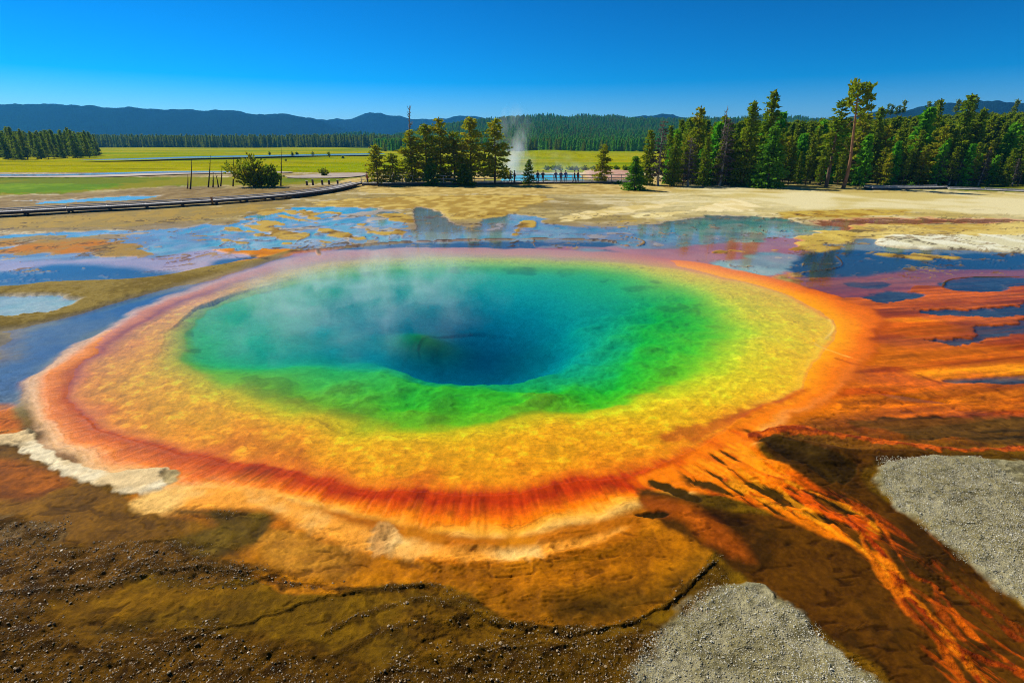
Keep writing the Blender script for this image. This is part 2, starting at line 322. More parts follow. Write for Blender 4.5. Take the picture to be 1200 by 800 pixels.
dry([(985,271),(1010,264),(1080,263),(1300,262),(1300,279),(1100,278),(1040,280),(990,277)], (220,196,110), (190,158,70), h=.06, key=nA+.4*rB)
dry([(940,276),(990,270),(1010,280),(960,288),(935,286)], (214,186,86), (190,160,70), h=.05)
dry([(1030,283),(1080,277),(1200,277),(1300,278),(1300,297),(1200,296),(1120,293),(1050,290)], (232,228,196), (216,208,164), h=.09, r=.85, b=1.)
for p in ([(1020,297),(1080,298),(1130,301),(1110,304),(1060,303)], [(830,295),(860,292),(870,295),(845,298)], [(905,293),(950,288),(990,289),(960,295)]): fan(p)
put(area([(940,325),(1000,325),(1060,317),(1100,315),(1300,317),(1300,330),(1100,332),(1060,345),(990,350),(940,340)], .4, .5), c=(186,92,30), c2=(156,66,24), key=flow, z=-.012+.005*nB, r=.35, b=.2)
def slate(pts, amp=.35): put(area(pts, .08, amp, fine=.3), c=(76,78,84), c2=(58,62,66), z=-.035+.02*nB, r=.5, b=.8)
slate([(1105,330),(1140,325),(1200,325),(1300,326),(1300,338),(1200,335),(1160,342),(1115,340)])
slate([(1010,347),(1050,342),(1085,346),(1060,354),(1030,356),(1015,352)]); slate([(1000,332),(1030,330),(1042,334),(1010,337)])
slate([(1072,366),(1090,361),(1150,364),(1200,358),(1300,356),(1300,367),(1160,371),(1100,371)])
slate([(1082,398),(1130,394),(1135,380),(1180,378),(1200,374),(1300,372),(1300,385),(1200,392),(1150,404),(1115,404)])
slate([(1105,446),(1140,443),(1200,441),(1300,440),(1300,447),(1200,449),(1130,449)], .1)
slate([(1030,461),(1060,464),(1110,473),(1060,470)], .05)
def mat(pts, c, c2, soft=.3, amp=.25, key=None, r=.62): put(area(pts, soft, amp), c=c, c2=c2, key=flow if key is None else key, r=r, b=.3)
mat([(1060,372),(1130,385),(1120,394),(1060,396),(1020,390)], (232,130,16), (206,92,12), .5)
mat([(1000,405),(1090,408),(1200,400),(1300,398),(1300,430),(1150,428),(1060,436),(1000,425)], (206,104,6), (160,64,6), .6)
mat([(1060,432),(1130,428),(1200,424),(1300,420),(1300,438),(1150,440),(1080,444)], (236,140,14), (220,112,10), .35)
mat([(900,462),(960,452),(1080,455),(1200,456),(1300,456),(1300,492),(1200,486),(1060,478),(960,492),(890,515),(850,545),(840,520)], (226,116,4), (196,80,4), .4)
# ---- the spring itself laid over
ring = 1-sm(-.15, .22, T-5.0+.12*nB)
rim = ring*1.
ix = np.nonzero(rim > 0)[0]
COL[ix] = COL[ix]*(1-rim[ix, None]) + ringc[ix]*rim[ix, None]
COL[:] = COL*(1+.16*sm(2.95, 3.1, T)*(1-sm(3.9, 4.05, T)))[:, None]
# bathymetry
zt = np.interp(T, [0, .55, .9, 1.0, 1.35, 2.0, 2.5, 3.0, 3.3, 3.8, 4.0, 4.25, 4.6, 5.0], [-1.6, -1.55, -1.35, -1.2, -.66, -.35, -.24, -.10, -.028, -.02, -.012, .012, .03, .05])
zb = zt + (.06*nA+.035*rB+.05*nB+.015*nC)*sm(1.0, 1.5, T)*(1-sm(2.5, 3.05, T)) + (.008*rC+.008*nC+.006*nB)*sm(2.9, 3.2, T)*(1-sm(3.85, 4.1, T))
zwet = np.interp(T, [3.8, 4, 5, 7], [-.045, -.02, -.012, -.012])
film = np.clip(wBack + wLeft*.9*sm(-.45, .0, np.sin(ang)), 0, 1)*(T > 3.8)*(1-sm(.6, .9, np.cos(ang)))
zb = zb*(1-film) + (zwet+.004*nB)*film
Z[ix] = Z[ix]*(1-rim[ix]) + zb[ix]*rim[ix]
rr = np.interp(T, [0, 3.9, 4.1, 5], [.6, .5, .3, .35]); RGH[ix] = RGH[ix]*(1-rim[ix]) + rr[ix]*rim[ix]
bb = np.interp(T, [0, 2.9, 3.1, 3.8, 4.1, 5], [.8, .8, 1., 1., .35, .4]); BMP[ix] = BMP[ix]*(1-rim[ix]) + bb[ix]*rim[ix]
zg = Z.reshape(NR, NC); wl = (np.maximum(wLeft*(T < 3.3), wBack*(T < 4.3))*(T > .8)).reshape(NR, NC); zz_ = zg.copy()
for k_ in range(5):
    for ax_ in (0, 1):
        zz_ = sum(np.roll(zz_, q_, ax_) for q_ in range(-6, 7))/13
Z = (zg*(1-wl) + zz_*wl).ravel()
rP = ridge(TH*7.5+.35*nB, RR/.30+.5*nB+.25*nC, 4, 19); rQ = ridge(TH*22+.4*nB, RR/.13+.4*nB, 3, 23)
gz_ = sm(2.95, 3.15, T)*(1-sm(3.85, 4.05, T)); Z += gz_*(.012*rP+.006*rQ-.006)
COL *= (1-gz_*(.40*sm(.62, .85, rP+.1*nC)*sm(-.4, .4, nA+.5*nB)+.14*sm(.5, .8, rQ)))[:, None]
strk3 = fbm(TH*190+.3*nB, RR*1.4, 3, 37); dr_ = sm(3.95, 4.1, T)*(1-sm(4.6, 4.9, T))*np.clip(wFront+.5*wLeft, 0, 1); COL *= (1+dr_*(.20*strk3+.08*nF))[:, None]; Z += dr_*.004*strk3
ct_ = sm(4.5, 4.65, T)*(1-sm(5.0, 5.15, T))*np.clip(wFront+.6*wLeft, 0, 1); cn_ = ridge(T*9+.5*nB+.3*nC, TH*9, 3, 43); COL *= (1-.30*ct_*sm(.55, .85, cn_))[:, None]; Z += ct_*(.010*cn_+.006*nC)
# mats of the gold shelf: darker scaly lines, pale flecks; algae lumps on the green shelf
gs = sm(3.0, 3.15, T)*(1-sm(3.85, 4.05, T)); COL *= (1-.17*gs*sm(.30, .75, rC+.3*nC)-.16*gs*sm(.62, .85, rB))[:, None]; COL *= (1+gs*(1-.6*wRight)*(.12*nC+.07*nF))[:, None]
fl = gs*sm(.3, .8, nC+.3*nF)*.13; COL += fl[:, None]*lin((255, 216, 60))
rd = gs*wFront*sm(.1, .7, nA+.5*nB+1.4*(T-3.75)); COL[:] = COL*(1-.45*rd[:, None]) + lin((206, 92, 6))*.45*rd[:, None]
gl = sm(2.0, 2.2, T)*(1-sm(2.9, 3.1, T)); COL *= (1-.35*gl*sm(.1, .8, nB+.4*nC))[:, None]
rs_ = sm(4.02, 4.12, T)*(1-sm(4.5, 4.62, T))*wFront; COL *= (1-.42*rs_*sm(.1, .9, strk2+.5*nC)*sm(-.3, .5, nB+.3*nA))[:, None]
pl = P(495, 384, -.4); pm = np.exp(-(((X-pl[0])/1.3)**2+((Y-pl[1])/1.1)**2)); Z = np.where(T < 2, Z+pm*.55, Z); COL[:] = COL*(1-pm[:, None]) + lin((150,190,50))*pm[:, None]
put(area([(830,495),(870,478),(940,457),(938,465),(900,480),(850,500),(800,515),(780,510)], .15, .25), c=(206,92,10), c2=(186,70,8), k=.8)
put(stroke([(972,374),(977,384),(968,396),(955,402),(985,416),(1008,424)], .03, .02, .03, .05), c=(250,205,90), zadd=.012, k=.8)
put(stroke([(880,396),(905,394),(918,404),(935,412)], .02, .02, .03, .08), c=(246,210,80), zadd=.015, k=.7)
put(stroke([(978,420),(1010,430),(1050,432),(1100,450)], .05, .02, .06, .1), c=(150,52,8), k=.7)
# ---- front rim: cream and peach crust, ochre aprons, ledges
def crust(pts, c, c2, h=.05, soft=.04, amp=.10, r=.6, b=.6, key=None): put(area(pts, soft, amp, fine=.6), c=c, c2=c2, z=h+.02*nB+.01*nC, r=r, b=b, key=key)
mat([(-150,500),(0,470),(20,485),(30,508),(0,514),(-150,530)], (206,116,30), (176,88,16), .12, .1)
mat([(-150,530),(0,524),(60,548),(140,582),(230,604),(270,610),(250,640),(180,655),(60,640),(0,625),(-150,650)], (132,88,4), (92,60,3), .1, .12, key=nA)
mat([(-150,540),(0,540),(60,556),(80,570),(40,590),(0,590),(-150,600)], (150,80,8), (110,58,8), .15, .15, key=nB)
mat([(150,585),(240,580),(400,600),(560,630),(700,610),(790,585),(800,610),(730,650),(560,675),(420,662),(330,640),(240,615)], (206,124,14), (180,100,10), .12, .1, key=nB)
crust([(-150,520),(0,512),(36,506),(44,520),(75,540),(125,556),(185,550),(203,556),(196,572),(165,583),(125,574),(75,557),(30,534),(0,522),(-150,545)], (240,222,178), (226,196,140), h=.07, key=nB)
mat([(245,600),(300,615),(380,640),(450,655),(560,668),(650,658),(730,640),(800,612),(832,624),(840,645),(800,692),(750,726),(690,741),(610,738),(565,716),(520,692),(450,686),(380,700),(320,690),(260,660),(265,630)], (180,110,5), (142,86,4), .04, .07, key=nA+.5*nB)
mat([(300,640),(330,622),(400,640),(430,660),(390,680),(330,672)], (180,120,30), (160,100,24), .15, .1)
mat([(420,655),(560,668),(700,645),(800,612),(830,630),(760,670),(640,700),(520,690)], (184,108,6), (156,90,5), .3, .2, key=nB)
mat([(650,700),(760,690),(820,655),(838,640),(800,695),(740,730),(650,738)], (100,68,10), (80,52,8), .3, .2, key=nB)
crust([(152,592),(200,574),(300,574),(340,588),(400,612),(450,628),(520,642),(600,645),(690,632),(740,618),(700,640),(640,656),(540,662),(450,652),(400,640),(345,616),(318,600),(240,602),(200,604)], (250,196,104), (246,160,50), h=.045, soft=.10, amp=.08, key=nB)
crust([(440,618),(458,616),(470,632),(462,650),(440,656),(436,640)], (244,196,116), (196,140,70), h=.05+.03*nC, soft=.05, amp=.16)
crust([(190,556),(210,552),(206,566),(194,570)], (206,180,120), (130,110,70), h=.06+.02*nC, soft=.04, amp=.08)
mat([(200,600),(300,600),(322,612),(300,640),(240,660),(150,650),(250,620)], (108,84,16), (80,58,10), .12, .1, key=nB)
# braided run-off at the right
mat([(870,505),(900,512),(1010,530),(1080,536),(1030,545),(1010,565),(1040,590),(1110,640),(1200,718),(1300,800),(1300,860),(1100,840),(1000,770),(930,715),(880,685),(820,640),(760,605),(750,575),(800,585),(850,600),(960,610),(940,575)], (88,52,3), (56,34,3), .08, .12, key=nB+.6*nC)
mat([(750,585),(800,592),(850,620),(880,660),(830,640),(800,612),(760,604)], (196,96,12), (150,70,10), .15, .1, key=nB)
mat([(740,565),(800,540),(850,505),(880,512),(890,530),(930,556),(975,585),(1010,608),(1035,645),(1040,665),(1000,642),(950,620),(880,592),(800,576)], (240,122,8), (214,82,6), .08, .1, key=strk*.8+.5*nB, r=.28)
for p in ([(872,566),(905,572),(945,596),(915,590)], [(938,575),(975,582),(1020,605),(985,600)], [(942,600),(990,612),(1000,622),(960,612)], [(1005,618),(1030,640),(1018,640)], [(762,565),(790,572),(822,588),(790,582)], [(735,606),(760,601),(782,604),(760,610)], [(885,515),(930,520),(1000,545),(985,570),(930,545)]):
    put(area(p, .03, .12, fine=.7), c=(66,46,6), c2=(44,30,5), r=.5, zadd=-.02)
fa = P(850,540); fb = P(1040,660); fd = (fb-fa)/np.linalg.norm(fb-fa); ua = X*fd[0]+Y*fd[1]; uc = -X*fd[1]+Y*fd[0]
isl_ = fbm(ua/.75+.3*nB, uc/.13+.25*nB, 4, 77); ixf, mfn = area([(800,560),(860,520),(900,545),(960,580),(1010,606),(1040,650),(1000,640),(950,616),(880,592)], .1, .1)
mm = mfn*sm(.30, .50, isl_[ixf]); put((ixf, mm), c=(70,46,6), c2=(110,60,6), r=.5, zadd=-.015); put((ixf, mfn*sm(.2, .6, -isl_[ixf])*.6), c=(255,160,20))
def run(pts, w0, w1, c, c2, amp=.06, k=1.): put(stroke(pts, w0, w1, .03, amp), c=c, c2=c2, key=1.4*nC+.4*nF, zadd=.012+.012*nC, r=.4, b=1.4, k=k)
run([(985,605),(1025,640),(1050,680),(1080,720),(1110,752),(1140,790),(1165,830)], .065, .05, (255,136,14), (150,48,2))
run([(960,582),(1020,606),(1045,640),(1065,675),(1095,690),(1120,725),(1160,765),(1215,800)], .03, .02, (244,110,8), (130,44,3), k=.95)
run([(985,585),(1040,615),(1090,660),(1130,700),(1170,735),(1230,775)], .035, .02, (170,66,8), (90,44,8), k=.8)
run([(1010,600),(1070,640),(1120,680),(1170,722),(1230,760)], .02, .015, (150,60,8), (90,40,8), k=.7)
run([(900,560),(950,578),(1000,598),(1030,625)], .03, .02, (255,150,14), (200,80,4))
run([(850,565),(900,590),(960,612),(1000,636),(1040,676)], .03, .02, (255,156,18), (206,84,4))
run([(1045,675),(1060,715),(1095,752),(1120,790),(1140,830)], .03, .025, (220,100,8), (130,48,6), k=.9)
run([(1010,632),(1030,672),(1062,712),(1085,742)], .03, .02, (236,120,10), (150,56,6), k=.9)
run([(1095,690),(1100,715),(1125,750),(1150,775)], .025, .02, (190,80,8), (110,44,6), k=.8)
run([(1060,600),(1110,650),(1150,700),(1200,745)], .015, .01, (150,70,8), (90,44,8), k=.6)
run([(1125,765),(1165,780),(1215,800)], .04, .03, (200,80,10), (130,44,6))
run([(880,512),(930,506),(1000,514),(1080,526),(1140,530),(1220,526),(1300,528)], .14, .08, (226,100,8), (140,50,6), amp=.14)
mat([(980,494),(1060,488),(1200,490),(1300,492),(1300,520),(1150,520),(1060,515)], (96,64,18), (56,42,18), .10, .30, key=fbm((Y-.1*X)/.12+.3*nB, X/2.2, 4, 79))
th_ = fbm(ua/2.2+.2*nB, uc/.05+.3*nB, 3, 87); ixr, mr = area([(960,575),(1020,600),(1060,640),(1110,690),(1200,770),(1260,850),(1130,850),(1080,740),(1030,670),(990,620)], .15, .15)
put((ixr, mr*sm(.42, .62, th_[ixr])*.75), c=(206,84,4), c2=(120,48,4), key=nC, zadd=.01, r=.4)
# grey gravel mounds
GA = [(728,850),(738,790),(752,762),(790,722),(835,692),(880,688),(925,715),(975,765),(1035,805),(1060,850)]
GB = [(1022,556),(1050,543),(1100,537),(1200,544),(1320,556),(1320,800),(1205,714),(1160,682),(1100,634),(1062,604),(1036,582)]
for g in (GA, GB): put(area(g, .07, .16, fine=.5), c=(178,168,126), c2=(140,130,88), key=nC+.5*nB, z=.10+.03*nA+.02*nC, r=.8, b=1.5)
# rough crust bands at the lower left
G1 = [(-150,625),(0,606),(45,612),(75,630),(30,640),(-150,660)]
G2 = [(-150,660),(0,640),(70,648),(200,636),(225,650),(290,662),(330,676),(240,684),(170,676),(120,700),(0,720),(-150,740)]
G3 = [(-150,760),(0,715),(60,722),(110,752),(230,740),(330,760),(430,790),(460,850),(-150,850)]
G4 = [(430,850),(440,790),(520,770),(590,750),(700,748),(790,722),(840,668),(846,690),(780,740),(740,790),(725,850)]
for g, a in ((G1,(136,106,60)), (G2,(126,86,24)), (G3,(112,76,12)), (G4,(98,68,6))): put(area(g, .12, .2), c=a, c2=(76,50,6), key=nC, zadd=.02+.022*nC+.012*rC, r=.6, b=1.6)
def ledge(pts, w_=.03, h=.03, c=(88,60,10)): put(stroke(pts, w_, w_, .04, .12), c=c, zadd=h*(1+.8*nC), r=.4, b=1.5, k=.85)
ledge([(0,700),(100,692),(230,668),(300,680),(400,694),(500,690),(530,700),(570,730),(640,740),(700,741),(760,725),(800,695),(845,652)])
ledge([(380,745),(430,720),(500,705),(520,715)], .03); ledge([(380,780),(440,745),(520,728),(545,735)], .03); pass
ledge([(450,790),(520,760),(560,765)], .03); ledge([(0,510),(30,505),(38,510)], .03, .06, (110,96,60))
# long low sinter lip behind the spring, and small ones
def lip(pts, w_=.10, h=.09, c=(92,64,40)): put(stroke(pts, w_, w_, .05, .06), c=c, c2=(60,44,34), z=h, r=.7)
lip([(340,296),(372,293),(400,290),(440,286),(480,283.5),(560,281),(640,280),(700,281.5),(722,284)], .12)
lip([(722,276),(745,279),(755,284),(745,288),(728,287)], .06, .05, (150,110,40))
lip([(372,293),(374,298)], .08); lip([(1105,337),(1110,329),(1135,325),(1200,325)], .05, .03, (60,56,40)); lip([(930,320),(985,312),(980,300)], .05, .03, (90,70,40))
def step(pts, h=.05, wob=.10, fade=.7):
    w_ = smoothpoly(W(pts), False, 8); o_ = np.argsort(w_[:, 0]); wx, wy = w_[o_, 0], w_[o_, 1]; ix_ = np.nonzero((X > wx[0]) & (X < wx[-1]) & (Y > wy.min()-1.2) & (Y < wy.max()+.5))[0]
    x_ = X[ix_]; dn = np.interp(x_, wx, wy)-Y[ix_] + wob*(.8*nB[ix_]+.55*nC[ix_]); en = sm(0, .35, x_-wx[0])*sm(0, .35, wx[-1]-x_)*sm(-.75, -.2, nB[ix_]+.3*nA[ix_])
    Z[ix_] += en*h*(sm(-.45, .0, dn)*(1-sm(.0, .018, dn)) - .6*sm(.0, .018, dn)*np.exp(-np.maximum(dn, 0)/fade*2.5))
    fc = en*sm(-.012, .004, dn)*(1-sm(.03, .07, dn)); COL[ix_] *= (1-.30*fc)[:, None]  # shade on the step face painted into the ground colour
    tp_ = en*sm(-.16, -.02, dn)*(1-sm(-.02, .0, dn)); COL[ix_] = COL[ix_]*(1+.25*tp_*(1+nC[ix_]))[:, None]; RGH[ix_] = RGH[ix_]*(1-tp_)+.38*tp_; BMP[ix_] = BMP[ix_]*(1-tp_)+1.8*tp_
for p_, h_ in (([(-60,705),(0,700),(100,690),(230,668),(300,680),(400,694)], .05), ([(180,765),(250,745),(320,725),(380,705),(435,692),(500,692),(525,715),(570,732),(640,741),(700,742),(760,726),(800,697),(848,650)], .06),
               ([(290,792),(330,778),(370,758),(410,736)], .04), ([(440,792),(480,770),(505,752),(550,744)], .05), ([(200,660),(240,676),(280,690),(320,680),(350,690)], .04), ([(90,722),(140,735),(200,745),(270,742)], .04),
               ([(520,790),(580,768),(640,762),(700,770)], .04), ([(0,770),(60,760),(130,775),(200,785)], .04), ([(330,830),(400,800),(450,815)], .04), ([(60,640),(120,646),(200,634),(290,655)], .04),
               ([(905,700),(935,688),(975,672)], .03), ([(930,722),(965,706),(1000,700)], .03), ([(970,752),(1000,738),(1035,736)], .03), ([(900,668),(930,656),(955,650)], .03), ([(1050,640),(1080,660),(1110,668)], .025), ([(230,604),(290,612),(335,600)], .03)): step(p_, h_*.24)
# thin mineral lines that break up the water sheets
l2 = ridge(X/2.6+.7*nB+.2*nC, Y/1.7+.6*nA+.3*nB, 4, 55); bm_ = sm(20, 26, Y)*(1-sm(44, 52, Y))*(T > 5.4)
lm = bm_*sm(.52, .70, l2 + .10*nC); COL[:] = COL*(1-.8*lm[:, None]) + (lin((150,126,80))*(1-sm(-.3,.5,nB)[:, None]) + lin((70,58,44))*sm(-.3,.5,nB)[:, None])*.8*lm[:, None]
Z[:] = Z*(1-lm) + np.maximum(Z, .008+.006*nC)*lm
fs = sm(5.1, 5.6, T)*sm(3, 6, X)*sm(9, 11, Y)*(1-sm(22, 25, Y)); fl2 = fbm((Y-.22*X)/.16+.3*nB, X/7., 4, 73); COL *= (1+fs*(.36*fl2+.10*nC))[:, None]; fb_ = fs*sm(.15, .7, fbm((Y-.18*X)/.5+.3*nA, X/8., 4, 74))*.55; COL[:] = COL*(1-fb_[:, None]) + lin((128,66,12))*fb_[:, None]
# keep the outer margin above the water, and the front too
edge = np.maximum(sm(1.2, 1.25, np.abs(SX)), sm(86, 90, Y)); Z[:] = Z*(1-edge) + np.maximum(Z, .04)*edge
fr = 1-sm(9.5, 10.5, Y-.0*X); Z[:] = np.where((T > 4.15) & (Y < 10.5), np.maximum(Z, .012), Z)
Z += .007*nF*np.clip(BMP, 0, 1.5)*sm(4.0, 5.0, T)*(Y < 16)
fgo = sm(5.1, 5.3, T)*(1-sm(11, 15, Y)); ck3 = fgo*sm(.55, .78, cr2+.12*nC); COL *= (1-.45*ck3)[:, None]; Z -= .012*ck3
COL *= (1 + fgo*(.26*nF + .16*nC) + .10*nC + .07*nF)[:, None]; COL[:] = np.clip(COL*.86, .002, .9)
g = np.arange(NR*NC).reshape(NR, NC)
fq = np.stack([g[:-1, :-1].ravel(), g[:-1, 1:].ravel(), g[1:, 1:].ravel(), g[1:, :-1].ravel()], 1)
me = mesh_np('ground', np.stack([X, Y, Z], 1), fq); vcol(me, np.hstack([COL, np.ones((N, 1))]))
SPC[:] = np.where(T < 5.2, .03, np.where((X > 4) & (Y > 9), .05, .02))
vcol(me, np.stack([RGH, BMP, SPC, BMP*0+1], 1), 'surf')
def gz(x, y):
    d = math.hypot(0, y); i = np.interp(-math.atan2(CAM_H, max(y, .1)), -th, np.arange(NR)); j = (x/(.93*y+2.2)+SMAX)/(2*SMAX)*(NC-1)
    return float(Z[int(round(min(max(i, 0), NR-1)))*NC + int(round(min(max(j, 0), NC-1)))])
b = NT('spring_ground'); at = b.n('Attribute', _attribute_name='col').outputs['Color']; sf = b.n('Attribute', _attribute_name='surf').outputs['Color']
sep = b.n('SeparateColor', Color=sf); tc = b.n('TexCoord').outputs['Object']
n1 = b.noise(9, 6, tc, .6); n2 = b.noise(55, 4, tc, .6); n3 = b.noise(170, 2, tc)
f = b.math('MULTIPLY', b.rng(n1, .3, .7, .86, 1.14), b.rng(n2, .3, .7, .86, 1.14))
amp = b.math('MULTIPLY', sep.outputs[1], .9)
hh = b.math('ADD', b.math('MULTIPLY', n1, .5), b.math('ADD', b.math('MULTIPLY', n2, .3), b.math('MULTIPLY', n3, .12)))
bp = b.n('Bump', Strength=amp, Distance=.05, Height=hh)
p = b.n('BsdfPrincipled', Roughness=sep.outputs[0], Normal=bp.outputs[0]); b.t.links.new(b.mul(at, f), p.inputs['Base Color']); b.t.links.new(sep.outputs[2], p.inputs['Specular IOR Level'])
GROUND = link('ground', me, b.surf(p.outputs[0])); tag(GROUND, 'colourful mineral and microbe crust round the hot spring', 'ground', kind='structure')
# ---- water: one level body under which the ground dips
b = NT('spring_water'); tc = b.n('TexCoord').outputs['Object']
rp = b.math('ADD', b.math('MULTIPLY', b.noise(2.2, 3, tc), .6), b.math('MULTIPLY', b.noise(9, 2, tc), .25))
bp = b.n('Bump', Strength=.10, Distance=.05, Height=rp)
inc = b.n('NewGeometry').outputs['Incoming']
ct = b.math('ABSOLUTE', b.n('VectorMath', _operation='DOT_PRODUCT', i0=inc, i1=bp.outputs[0]).outputs['Value'])
fr = b.n('Math', _operation='MULTIPLY_ADD', i0=b.math('POWER', b.math('SUBTRACT', 1., ct), 5.), i1=.99, i2=.005); gls = b.n('BsdfGlossy', Roughness=.03, Normal=bp.outputs[0]); tr = b.n('BsdfTransparent')
mx = b.n('MixShader', i0=fr.outputs[0], i1=tr.outputs[0], i2=gls.outputs[0])
va = b.n('VolumeAbsorption', Color=(.0, .815, .865, 1), Density=1.6); b.t.links.new(va.outputs[0], b.out.inputs['Volume'])
WM = b.surf(mx.outputs[0])
hw0, hw1 = 1.22*(.93*3.6+2.2), 1.22*(.93*84+2.2)
wv = [(-hw0,3.6,-9),(hw0,3.6,-9),(hw1,84,-9),(-hw1,84,-9),(-hw0,3.6,0),(hw0,3.6,0),(hw1,84,0),(-hw1,84,0)]
WATER = link('water', mesh_np('water', wv, [(0,3,2,1),(4,5,6,7),(0,1,5,4),(1,2,6,5),(2,3,7,6),(3,0,4,7)], False), WM)
tag(WATER, 'clear hot water filling the spring and the shallow flats', 'water', kind='structure')

# ------------------------------------------------------------------ meadow: on to the horizon, and round the terrace
def right_hill(x, y):                       # wooded rise at the right
    u = (x-.33*y-2)/60.; return 6*sm(0, 1.6, u)*sm(72, 260, y+.35*x) * (1+.15*np.sin(x*.02+y*.013))
def meadow_z(x, y):
    far = sm(130, 260, y)
    h = .03 + far*(.5*fbm(x/120., y/90., 3, 81)) + right_hill(x, y)
    m1 = np.exp(-(((x-16)/26.)**2 + ((y-235)/14.)**2))*3.0
    return h + m1
mv, mf, mc = [], [], []
def grid(xs, ys):                           # xs, ys 2-D
    o = sum(len(v) for v in mv); r, c = xs.shape; z = meadow_z(xs, ys)
    mv.append(np.stack([xs.ravel(), ys.ravel(), z.ravel()], 1)); q = np.arange(r*c).reshape(r, c)+o
    mf.append(np.stack([q[:-1, :-1].ravel(), q[:-1, 1:].ravel(), q[1:, 1:].ravel(), q[1:, :-1].ravel()], 1))
yy = np.geomspace(109.5, 9000, 260); ss = np.linspace(-3, 3, 420)
grid(ss[None, :]*(.93*yy+2.2)[:, None], np.repeat(yy[:, None], len(ss), 1))
yy = CAM_H/np.tan(np.linspace(R(62), R(3.13), 70))
for sg in (-1, 1):
    ss = np.linspace(1.285, 3, 24)*sg
    if sg < 0: ss = ss[::-1]
    grid(ss[None, :]*(.93*yy+2.2)[:, None], np.repeat(yy[:, None], len(ss), 1))
xs_ = np.linspace(-60, 60, 40); yy = np.linspace(-120, 3.25, 30); grid(np.repeat(xs_[None, :], 30, 0), np.repeat(yy[:, None], 40, 1))
V = np.vstack(mv); me = mesh_np('meadow', V, np.vstack(mf))
k1 = sm(-.5, .5, fbm(V[:, 0]/45., V[:, 1]/16., 4, 91)); k2 = sm(-.4, .6, fbm(V[:, 0]/120., V[:, 1]/26., 3, 95)); near = (V[:, 1] < 109)[:, None]
c_ = lin((160,158,1))*(1-k1[:, None]) + lin((126,146,1))*k1[:, None]; c_ = c_*(1-.55*k2[:, None]) + lin((176,160,2))*.55*k2[:, None]
k3 = sm(.15, .6, fbm(V[:, 0]/30., V[:, 1]/9., 4, 97))[:, None]; c_ = c_*(1-.5*k3) + lin((92,106,3))*.5*k3; k4 = sm(.35, .7, fbm(V[:, 0]/70., V[:, 1]/12., 4, 98))[:, None]; c_ = c_*(1-.18*k4) + lin((190,168,60))*.18*k4
c_ = np.where(near, lin((130,108,60)), c_); wood = sm(.5, 3., right_hill(V[:, 0], V[:, 1]))[:, None]; c_ = c_*(1-wood) + lin((52,58,22))*wood
vcol(me, c_*.9)
b = NT('meadow_grass'); at = b.n('Attribute', _attribute_name='col').outputs['Color']; tc = b.n('TexCoord').outputs['Object']
f = b.math('MULTIPLY', b.rng(b.noise(.35, 6, tc, .65), .3, .7, .75, 1.25), b.rng(b.noise(2.2, 3, tc), .3, .7, .8, 1.2))
bp = b.n('Bump', Strength=.6, Distance=.4, Height=b.noise(1.5, 5, tc, .7))
p = b.n('BsdfPrincipled', Roughness=.95, Normal=bp.outputs[0]); b.t.links.new(b.mul(at, f), p.inputs['Base Color']); p.inputs['Specular IOR Level'].default_value = 0.
tag(link('meadow', me, b.surf(p.outputs[0])), 'yellow green grass flats of the valley floor', 'meadow', kind='structure')
# streams in the meadow and the turquoise pool far behind
def sheet(name, pts, z, m, k=4):
    w_ = smoothpoly(np.array([P(x, y, z) for x, y in pts]), True, k); bm = bmesh.new()
    bm.faces.new([bm.verts.new((x, y, z)) for x, y in w_]); bmesh.ops.triangulate(bm, faces=bm.faces[:]); me = bpy.data.meshes.new(name); bm.normal_update()
    if bm.faces[:][0].normal.z < 0: bmesh.ops.reverse_faces(bm, faces=bm.faces[:])
    bm.to_mesh(me); bm.free(); return tag(link(name, me, m), kind='structure')
def stream_mat(name, c, rough, spec=.5):
    b = NT(name); tc = b.n('TexCoord').outputs['Object']; n = b.noise(.25, 4, tc)
    bp = b.n('Bump', Strength=.15, Distance=.1, Height=b.noise(1.2, 3, tc))
    p = b.n('BsdfPrincipled', Roughness=rough, Normal=bp.outputs[0]); b.t.links.new(b.mul(c, b.rng(n, .3, .7, .8, 1.2)), p.inputs['Base Color']); p.inputs['Specular IOR Level'].default_value = spec
    return b.surf(p.outputs[0])
SM = stream_mat('stream_water', (.22,.25,.27), .12); MUD = stream_mat('mud_flat', (.36,.28,.2), .7, .2)
sheet('stream_bank', [(-300,207.3),(0,207.5),(110,207.3),(180,205.2),(250,203),(330,202.6),(330,201),(200,200.4),(120,203),(0,204),(-300,204)], .20, MUD)
sheet('stream', [(-300,205.8),(0,206),(60,205.8),(120,204.6),(180,202.6),(280,201.6),(280,201),(190,201),(120,202.6),(40,204.2),(-300,204.4)], .24, SM)
sheet('mud_flat', [(335,208),(370,204),(420,202.5),(428,205),(400,208)], .22, MUD)
sheet('stream', [(90,187.5),(160,187),(230,185),(330,183),(440,181),(440,179.8),(330,181.6),(230,183.4),(160,185.6)], .6, stream_mat('far_stream', (.10,.14,.14), .2), 3)
